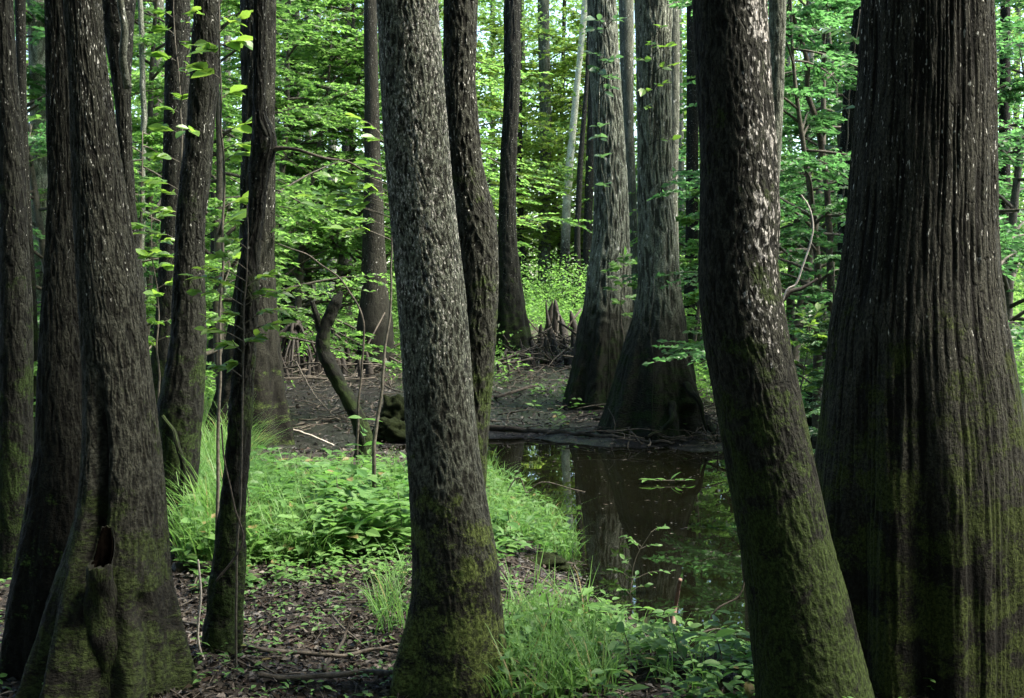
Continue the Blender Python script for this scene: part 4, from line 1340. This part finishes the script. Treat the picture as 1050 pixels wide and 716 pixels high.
# tangle of roots left of the bent stump
c = gpt(303, 384)
G = Geo()
for k in range(30):
    a = RNG.random() * 6.283; l = .3 + .5 * RNG.random()
    pts = [c + [0, 0, .75], c + [.3 * math.cos(a) * l, .3 * math.sin(a) * l, .6 + .3 * RNG.random()], c + [math.cos(a) * l * .8, math.sin(a) * l * .8, .3], c + [math.cos(a) * l, math.sin(a) * l, -.1]]
    V, fs, bk, _ = tube(smooth_path(pts, 16), np.linspace(.034, .012, 16) * (.4 + .9 * RNG.random()), 8)
    G.add(V, fs, bark=bk + k)
o = obj('root_stump', G.mesh('root_stump', c), B_KNEE); o.location = c
tag(o, 'dark tangle of stump roots right of the brown flared cypress', 'stump')


# ------------------------------------------------------------------ leafy saplings and vines near the trunks
def leafy(name, label, cat, stem, Y, twig_ends, leafL, mat, r=(.010, .003), per=7, jit=.06, woodmat=B_STEM, wfrac=.52, group=None, ground=True):
    P = pxpath(stem, Y, 70)
    wb = .0035 * Y * np.sin(np.linspace(0, math.pi, 70))[:, None] if ground else .012
    P = P + wb * np.stack([perlin(P * 1.7 + Y) + .5 * perlin(P * 5), perlin(P * 1.7 + 30), 0 * P[:, 0]], -1)
    if ground:
        P[0, 2] = hz(P[0, 0], P[0, 1]) - .04
    t = thing(name, label, cat, P[0], group)
    W_ = Geo(); Lf = Geo()
    V, fs, bk, _ = tube(P, np.linspace(r[0], r[1], 70), 8); W_.add(V, fs, bark=bk)
    PP, DD, NN = [], [], []
    for e in twig_ends:
        yj = Y + (RNG.random() - .5) * jit * Y * .5 if len(e) < 3 else e[2]
        E, mpp = unproj(e[0], e[1], yj)
        i = int(np.argmin(np.linalg.norm(P - E, axis=1) + .5 * np.maximum(0, P[:, 2] - E[2] + .05)))
        o_ = P[i]
        tw = smooth_path([o_, (o_ * .5 + E * .5) + [0, 0, .10 * np.linalg.norm(E - o_)], E], 12)
        V, fs, bk, _ = tube(tw, np.linspace(r[1] * 1.2, .0012, 12), 5); W_.add(V, fs, bark=bk)
        d = norm(E - o_ + 1e-6)
        sdv = norm(np.cross(d, [0, 0, 1.]) + 1e-6)
        n_ = per
        u = .35 + .65 * (np.arange(n_) + RNG.random(n_)) / n_; u[-1] = 1
        lp = np.stack([np.interp(u, np.linspace(0, 1, 12), tw[:, k]) for k in range(3)], -1)
        sg = np.where(np.arange(n_) % 2, 1, -1) * (.5 + .6 * RNG.random(n_)); sg[-1] = 0
        PP.append(lp); DD.append(d * [1, 1, .5] + sdv * sg[:, None] + RNG.normal(size=(n_, 3)) * [.2, .2, .25])
        NN.append(np.array([0, -.15, 1.]) + RNG.normal(size=(n_, 3)) * .42)
    PP, DD, NN = map(np.concatenate, (PP, DD, NN))
    L = leafL * (.65 + .55 * RNG.random(len(PP)))
    V, fs, tt = leaves(PP, DD, NN, L, L * wfrac, True); Lf.add(V, fs, tint=tt)
    obj('stem', W_.mesh('stem', P[0]), woodmat, t)
    obj('foliage', Lf.mesh('foliage', P[0], False), mat, t)
    return t


leafy('leafy_sapling', 'slim sapling with bright leaves along the left side of the bowed trunk', 'sapling', [(190, 560), (191, 300), (185, 150), (180, 60), (178, -40)], 8.3,
      [(165, 30), (205, 48, 7.2), (160, 58), (200, 72, 7.2), (172, 112), (166, 132), (158, 160), (172, 197), (150, 186), (168, 215), (204, 14, 7.3), (160, 12), (186, 100), (150, 240), (170, 262), (196, 135, 7.2)], .105, L_NEAR, per=8)
leafy('leafy_sapling', 'slender sapling with layered leaf sprays in front of the thin crooked trunk', 'sapling', [(242, 688), (243, 560), (248, 420), (252, 330), (254, 250), (253, 210)], 4.82,
      [(200, 284), (204, 300), (222, 262), (214, 327), (232, 352), (282, 318), (286, 332), (268, 298), (240, 322), (293, 300), (225, 290), (208, 276), (262, 345), (240, 372), (222, 376), (275, 282), (232, 245), (212, 338)], .058, L_NEAR, r=(.005, .002), per=8)
leafy('leafy_sapling', 'sapling holding large yellow-green leaves between bowed and crooked trunks', 'sapling', [(222, 560), (226, 380), (228, 200), (226, 90), (224, -30)], 6.6,
      [(252, 148), (243, 158), (250, 128), (215, 50), (245, 42), (246, 20), (238, 95), (210, 72), (252, 205), (240, 226), (246, 262)], .12, L_NEAR, per=6)
leafy('leafy_sapling', 'thin upright sapling just left of the centre trunk with broad leaves', 'sapling', [(383, 458), (390, 414), (393, 364), (399, 304), (402, 240), (400, 150)], 7.9,
      [(350, 205), (362, 190), (332, 214), (340, 182), (372, 168), (322, 202), (358, 226), (312, 216), (380, 196), (345, 236), (376, 140), (366, 120)], .105, L_NEAR, r=(.013, .003), per=6)
leafy('leafy_sapling', 'young sapling with leaves beside the twin trunk right edge', 'sapling', [(166, 520), (162, 400), (160, 300), (155, 220)], 8.8,
      [(150, 262), (172, 272), (178, 290), (158, 302), (186, 328), (160, 330), (148, 310), (176, 246), (165, 222), (140, 232), (182, 345), (154, 350)], .10, L_NEAR, per=8)
leafy('leafy_shrub', 'pale green shrub sprouting between the two large cypresses', 'shrub', [(641, 440), (640, 380), (637, 320), (640, 280)], 15.1,
      [(622, 278), (630, 270), (648, 268), (655, 285), (625, 296), (632, 310), (652, 305), (645, 322), (636, 290), (640, 262), (628, 285), (650, 292)], .11, L_HERB, per=10)
leafy('leafy_shrub', 'bright-leaved shrub low in the gap left of the shadowed cypress foot', 'shrub', [(822, 462), (822, 420), (826, 380), (830, 340)], 12.0,
      [(812, 352), (818, 340), (832, 332), (842, 345), (838, 362), (816, 372), (826, 358), (846, 330), (810, 385), (830, 380), (840, 316), (822, 320), (815, 402), (832, 398)], .10, L_NEAR, per=9)
leafy('climbing_vine', 'leafy vine climbing the front of the mossy-footed cypress', 'vine', [(622, 420, 16.6), (626, 320, 16.75), (622, 200, 16.8), (616, 110, 16.8), (620, 50, 16.8), (624, -10, 16.8)], 16.75,
      [(606, 55, 16.5), (612, 72, 16.5), (630, 78, 16.5), (608, 30, 16.5), (622, 62, 16.4), (628, 90, 16.4), (612, 130, 16.5), (616, 160, 16.5), (618, 190, 16.5), (610, 20, 16.5), (636, 20, 16.4), (632, 60, 16.4), (615, 140, 16.4)], .17, L_BLUE, r=(.008, .005), per=5, woodmat=B_CYP)
leafy('climbing_vine', 'sparse leafy vine up the front of the largest cypress', 'vine', [(668, 440, 13.55), (668, 380, 13.6), (670, 250, 13.85), (668, 120, 13.88), (672, 40, 13.88), (676, -20, 13.88)], 13.85,
      [(660, 92, 13.6), (666, 44, 13.6), (684, 48, 13.6), (690, 68, 13.6), (680, 86, 13.6), (662, 110, 13.6), (658, 60, 13.6), (690, 144, 13.6), (680, 26, 13.6)], .13, L_NEAR, r=(.007, .004), per=4, woodmat=B_CYP)
leafy('climbing_vine', 'broad-leaved vine on the shadowed leaning cypress', 'vine', [(862, 420, 14.5), (868, 300, 14.8), (866, 180, 14.85), (872, 90, 14.85), (882, 10, 14.85)], 14.8,
      [(855, 62, 14.5), (868, 70, 14.5), (850, 95, 14.5), (862, 110, 14.5), (846, 150, 14.5), (858, 180, 14.5), (848, 200, 14.5), (860, 222, 14.5), (845, 236, 14.5), (856, 258, 14.5), (874, 40, 14.5), (850, 30, 14.5)], .17, L_BLUE, r=(.014, .006), per=7)
leafy('leafy_seedling', 'spindly small-leaved seedling rising against the dark water', 'seedling', [(640, 640), (648, 600), (656, 570), (668, 545)], 7.05,
      [(680, 541), (650, 556), (640, 574), (674, 560), (652, 590), (636, 604), (662, 600), (688, 586), (640, 550), (630, 585), (664, 614), (645, 620)], .048, L_HERB, r=(.004, .0015), per=5)
for px, py, Hh, L, nl, lab in [(252, 566, .50, .15, 4, 'herb with two large drooping leaves near the crooked trunk'), (345, 560, .42, .14, 4, 'broad-leaved herb in the middle of the grass mound'),
                               (372, 500, .52, .15, 5, 'tall broad-leaved herb on the back of the grass mound'), (560, 672, .26, .10, 4, 'broad-leaved herb in the grass right of the centre trunk'),
                               (640, 690, .16, .09, 4, 'low broad-leaved herb below the mossy log chunk'), (690, 690, .16, .095, 4, 'low broad-leaved herb beside the propped reddish stick'),
                               (735, 705, .18, .095, 4, 'low broad-leaved herb by the foot of the leaning trunk'), (600, 655, .20, .11, 4, 'small broad-leaved herb in front of the mossy log chunk'),
                               (408, 566, .36, .12, 5, 'broad-leaved herb touching the left side of the centre trunk'), (520, 566, .24, .10, 4, 'broad-leaved herb on the bank right of the centre trunk'),
                               (232, 640, .10, .05, 3, 'tiny sprig at the foot of the thin crooked trunk'), (390, 650, .10, .06, 2, 'small seedling on bare litter left of the centre trunk')]:
    c = gpt(px, py)
    t = thing('broadleaf_herb', lab, 'plant', c, 'broad-leaved herbs')
    V, fs, bk, _ = tube(smooth_path([[0, 0, -.03], [.02, .01, Hh * .5], [.0, .0, Hh]], 12), np.linspace(.0035, .002, 12), 6)
    G = Geo(); G.add(V, fs, bark=bk)
    obj('stem', G.mesh('stem'), L_HERB if False else B_STEM, t)
    G = Geo(); herb(G, np.array([[0, 0, 0.]]), np.array([Hh]), np.array([RNG.random() * 6]), np.array([L]), nl)
    obj('foliage', G.mesh('foliage', smooth=False), L_HERB, t)

# ------------------------------------------------------------------ bare stems and hanging sticks
def bare(name, label, cat, pts, Y, r0, r1, mat, grounded=True, wob=.015):
    P = pxpath(pts, Y, 70)
    if grounded: P[0, 2] = hz(P[0, 0], P[0, 1]) - .03
    return lone_tube(name, label, cat, P, np.linspace(r0, r1, 70), mat, 8, wob)


bare('bare_stem', 'pale curved dead stem in the gap right of the leaning trunk', 'dead stem', [(786, 476), (790, 380), (803, 306), (816, 292), (824, 270), (832, 246), (834, 232), (829, 212), (821, 200)], 11.5, .012, .006, B_PALETWIG)
bare('bare_stem', 'dark broken stem beside the pale curved dead stem', 'dead stem', [(780, 470), (788, 340), (806, 304), (822, 296), (838, 286)], 11.8, .035, .012, B_DEADLOG)
bare('bare_stem', 'pale crooked bare stem high in the right-hand gap', 'dead stem', [(852, 440), (850, 220), (838, 128), (829, 100), (827, 60), (815, 22), (806, -20)], 14.2, .04, .02, B_TWIG)
bare('bare_stem', 'thin pale bare sapling arching down behind the bent stump', 'dead stem', [(366, 458), (368, 411), (372, 360), (372, 328), (360, 300), (346, 284), (316, 262), (285, 250)], 9.6, .010, .005, B_TWIG)
bare('bare_stem', 'greyish lichen-blue thin stem right of the twin trunk', 'dead stem', [(146, 480), (147, 320), (145, 230), (147, 120), (143, -20)], 14.5, .045, .03, B_PALE)
bare('hanging_vine', 'pale thin vine hugging the lower thin crooked trunk', 'vine', [(222, 596), (243, 570), (250, 550), (241, 522), (236, 500), (229, 466), (227, 436)], 4.74, .0045, .003, B_TWIG, False, .006)
bare('hanging_vine', 'pale looping vine stem left of the crooked trunk foot', 'vine', [(219, 702), (212, 686), (203, 655), (206, 612), (205, 590), (203, 574)], 4.85, .006, .004, B_PALETWIG, False, .006)
bare('bare_stem', 'pale forked twig reaching out of the water by the leaning trunk', 'dead stem', [(722, 650), (735, 626), (757, 613), (764, 592), (763, 566), (757, 530)], 6.3, .006, .003, B_TWIG, False, .008)
bare('bare_stem', 'thin twig lying out over the water left of the leaning trunk', 'dead stem', [(712, 652), (735, 645), (752, 650), (775, 648)], 6.2, .006, .003, B_TWIG, False, .008)
bare('bare_stem', 'dark thin stick crossing the grass tufts at the pond edge', 'dead stem', [(505, 560), (520, 506), (532, 490), (540, 505), (556, 494), (600, 505)], 9.2, .005, .004, B_TWIG, False, .01)
# floating leaves on the pond
G = Geo()
P = in_poly(230, [(505, 460), (730, 474), (750, 600), (690, 640), (610, 560)])
P[:, 2] = .004
n = len(P)
V, fs, tt = leaves(P, RNG.normal(size=(n, 3)) * [1, 1, 0], np.tile([0, 0, 1.], (n, 1)), .012 + .05 * RNG.random(n) ** 3, .016)
V[:, 2] = .005 + .004 * RNG.random(len(V))
G.add(V, fs, tint=tt)
o = obj('floating_leaves', G.mesh('floating_leaves', smooth=False), M_LITTER)
tag(o, 'specks of fallen leaf floating on the pond', kind='stuff')
c = np.array([*onground(683, 496, .0), .02])
t = thing('floating_sprig', 'green leafy sprig floating on the dark pond', 'sprig', c)
G = Geo()
n = 9
u = np.linspace(-1, 1, n)
V, fs, tt = leaves(np.stack([u * .16, .02 * np.sin(5 * u), .01 + 0 * u], -1), np.stack([u + .3 * RNG.normal(size=n), RNG.normal(size=n), .2 + 0 * u], -1), np.tile([0, 0, 1.], (n, 1)), .12, .045, True)
G.add(V, fs, tint=tt)
obj('foliage', G.mesh('foliage', smooth=False), L_HERB, t)
V, fs, bk, _ = tube(np.stack([np.linspace(-.2, .2, 10), 0 * np.arange(10.), .008 + 0 * np.arange(10.)], -1), .004, 6)
G = Geo(); G.add(V, fs, bark=bk)
obj('stem', G.mesh('stem'), B_STEM, t)
#MORE-END

# ------------------------------------------------------------------ light
w = bpy.data.worlds.new('World')
scene.world = w
w.use_nodes = True
nt = w.node_tree
bg = nt.nodes['Background']
sky = nt.nodes.new('ShaderNodeTexSky')
sky.sky_type = 'NISHITA'
sky.sun_disc = False
EL, AZ = 55, 98          # sun height and bearing (clockwise from the view direction)
sky.sun_elevation = R(EL)
sky.sun_rotation = R(AZ)
nt.links.new(sky.outputs[0], bg.inputs[0])
bg.inputs[1].default_value = .09
sd = bpy.data.lights.new('sun', 'SUN')
sd.energy = 4.0
sd.angle = R(24)
sd.color = (1, .93, .80)
so = bpy.data.objects.new('sun', sd)
COL.objects.link(so)
from mathutils import Vector
d = Vector((math.sin(R(AZ)) * math.cos(R(EL)), math.cos(R(AZ)) * math.cos(R(EL)), math.sin(R(EL))))
so.rotation_euler = d.to_track_quat('Z', 'Y').to_euler()
so.location = d * 30

scene.view_settings.view_transform = 'Standard'
scene.view_settings.look = 'None'
scene.view_settings.gamma = 1
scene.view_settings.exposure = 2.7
cy_ = scene.cycles
cy_.max_bounces = 7
cy_.diffuse_bounces = 4
cy_.glossy_bounces = 2
cy_.transmission_bounces = 4
cy_.transparent_max_bounces = 4
cy_.use_denoising = True
cy_.use_adaptive_sampling = True
cy_.adaptive_threshold = .02
cy_.sample_clamp_indirect = 6
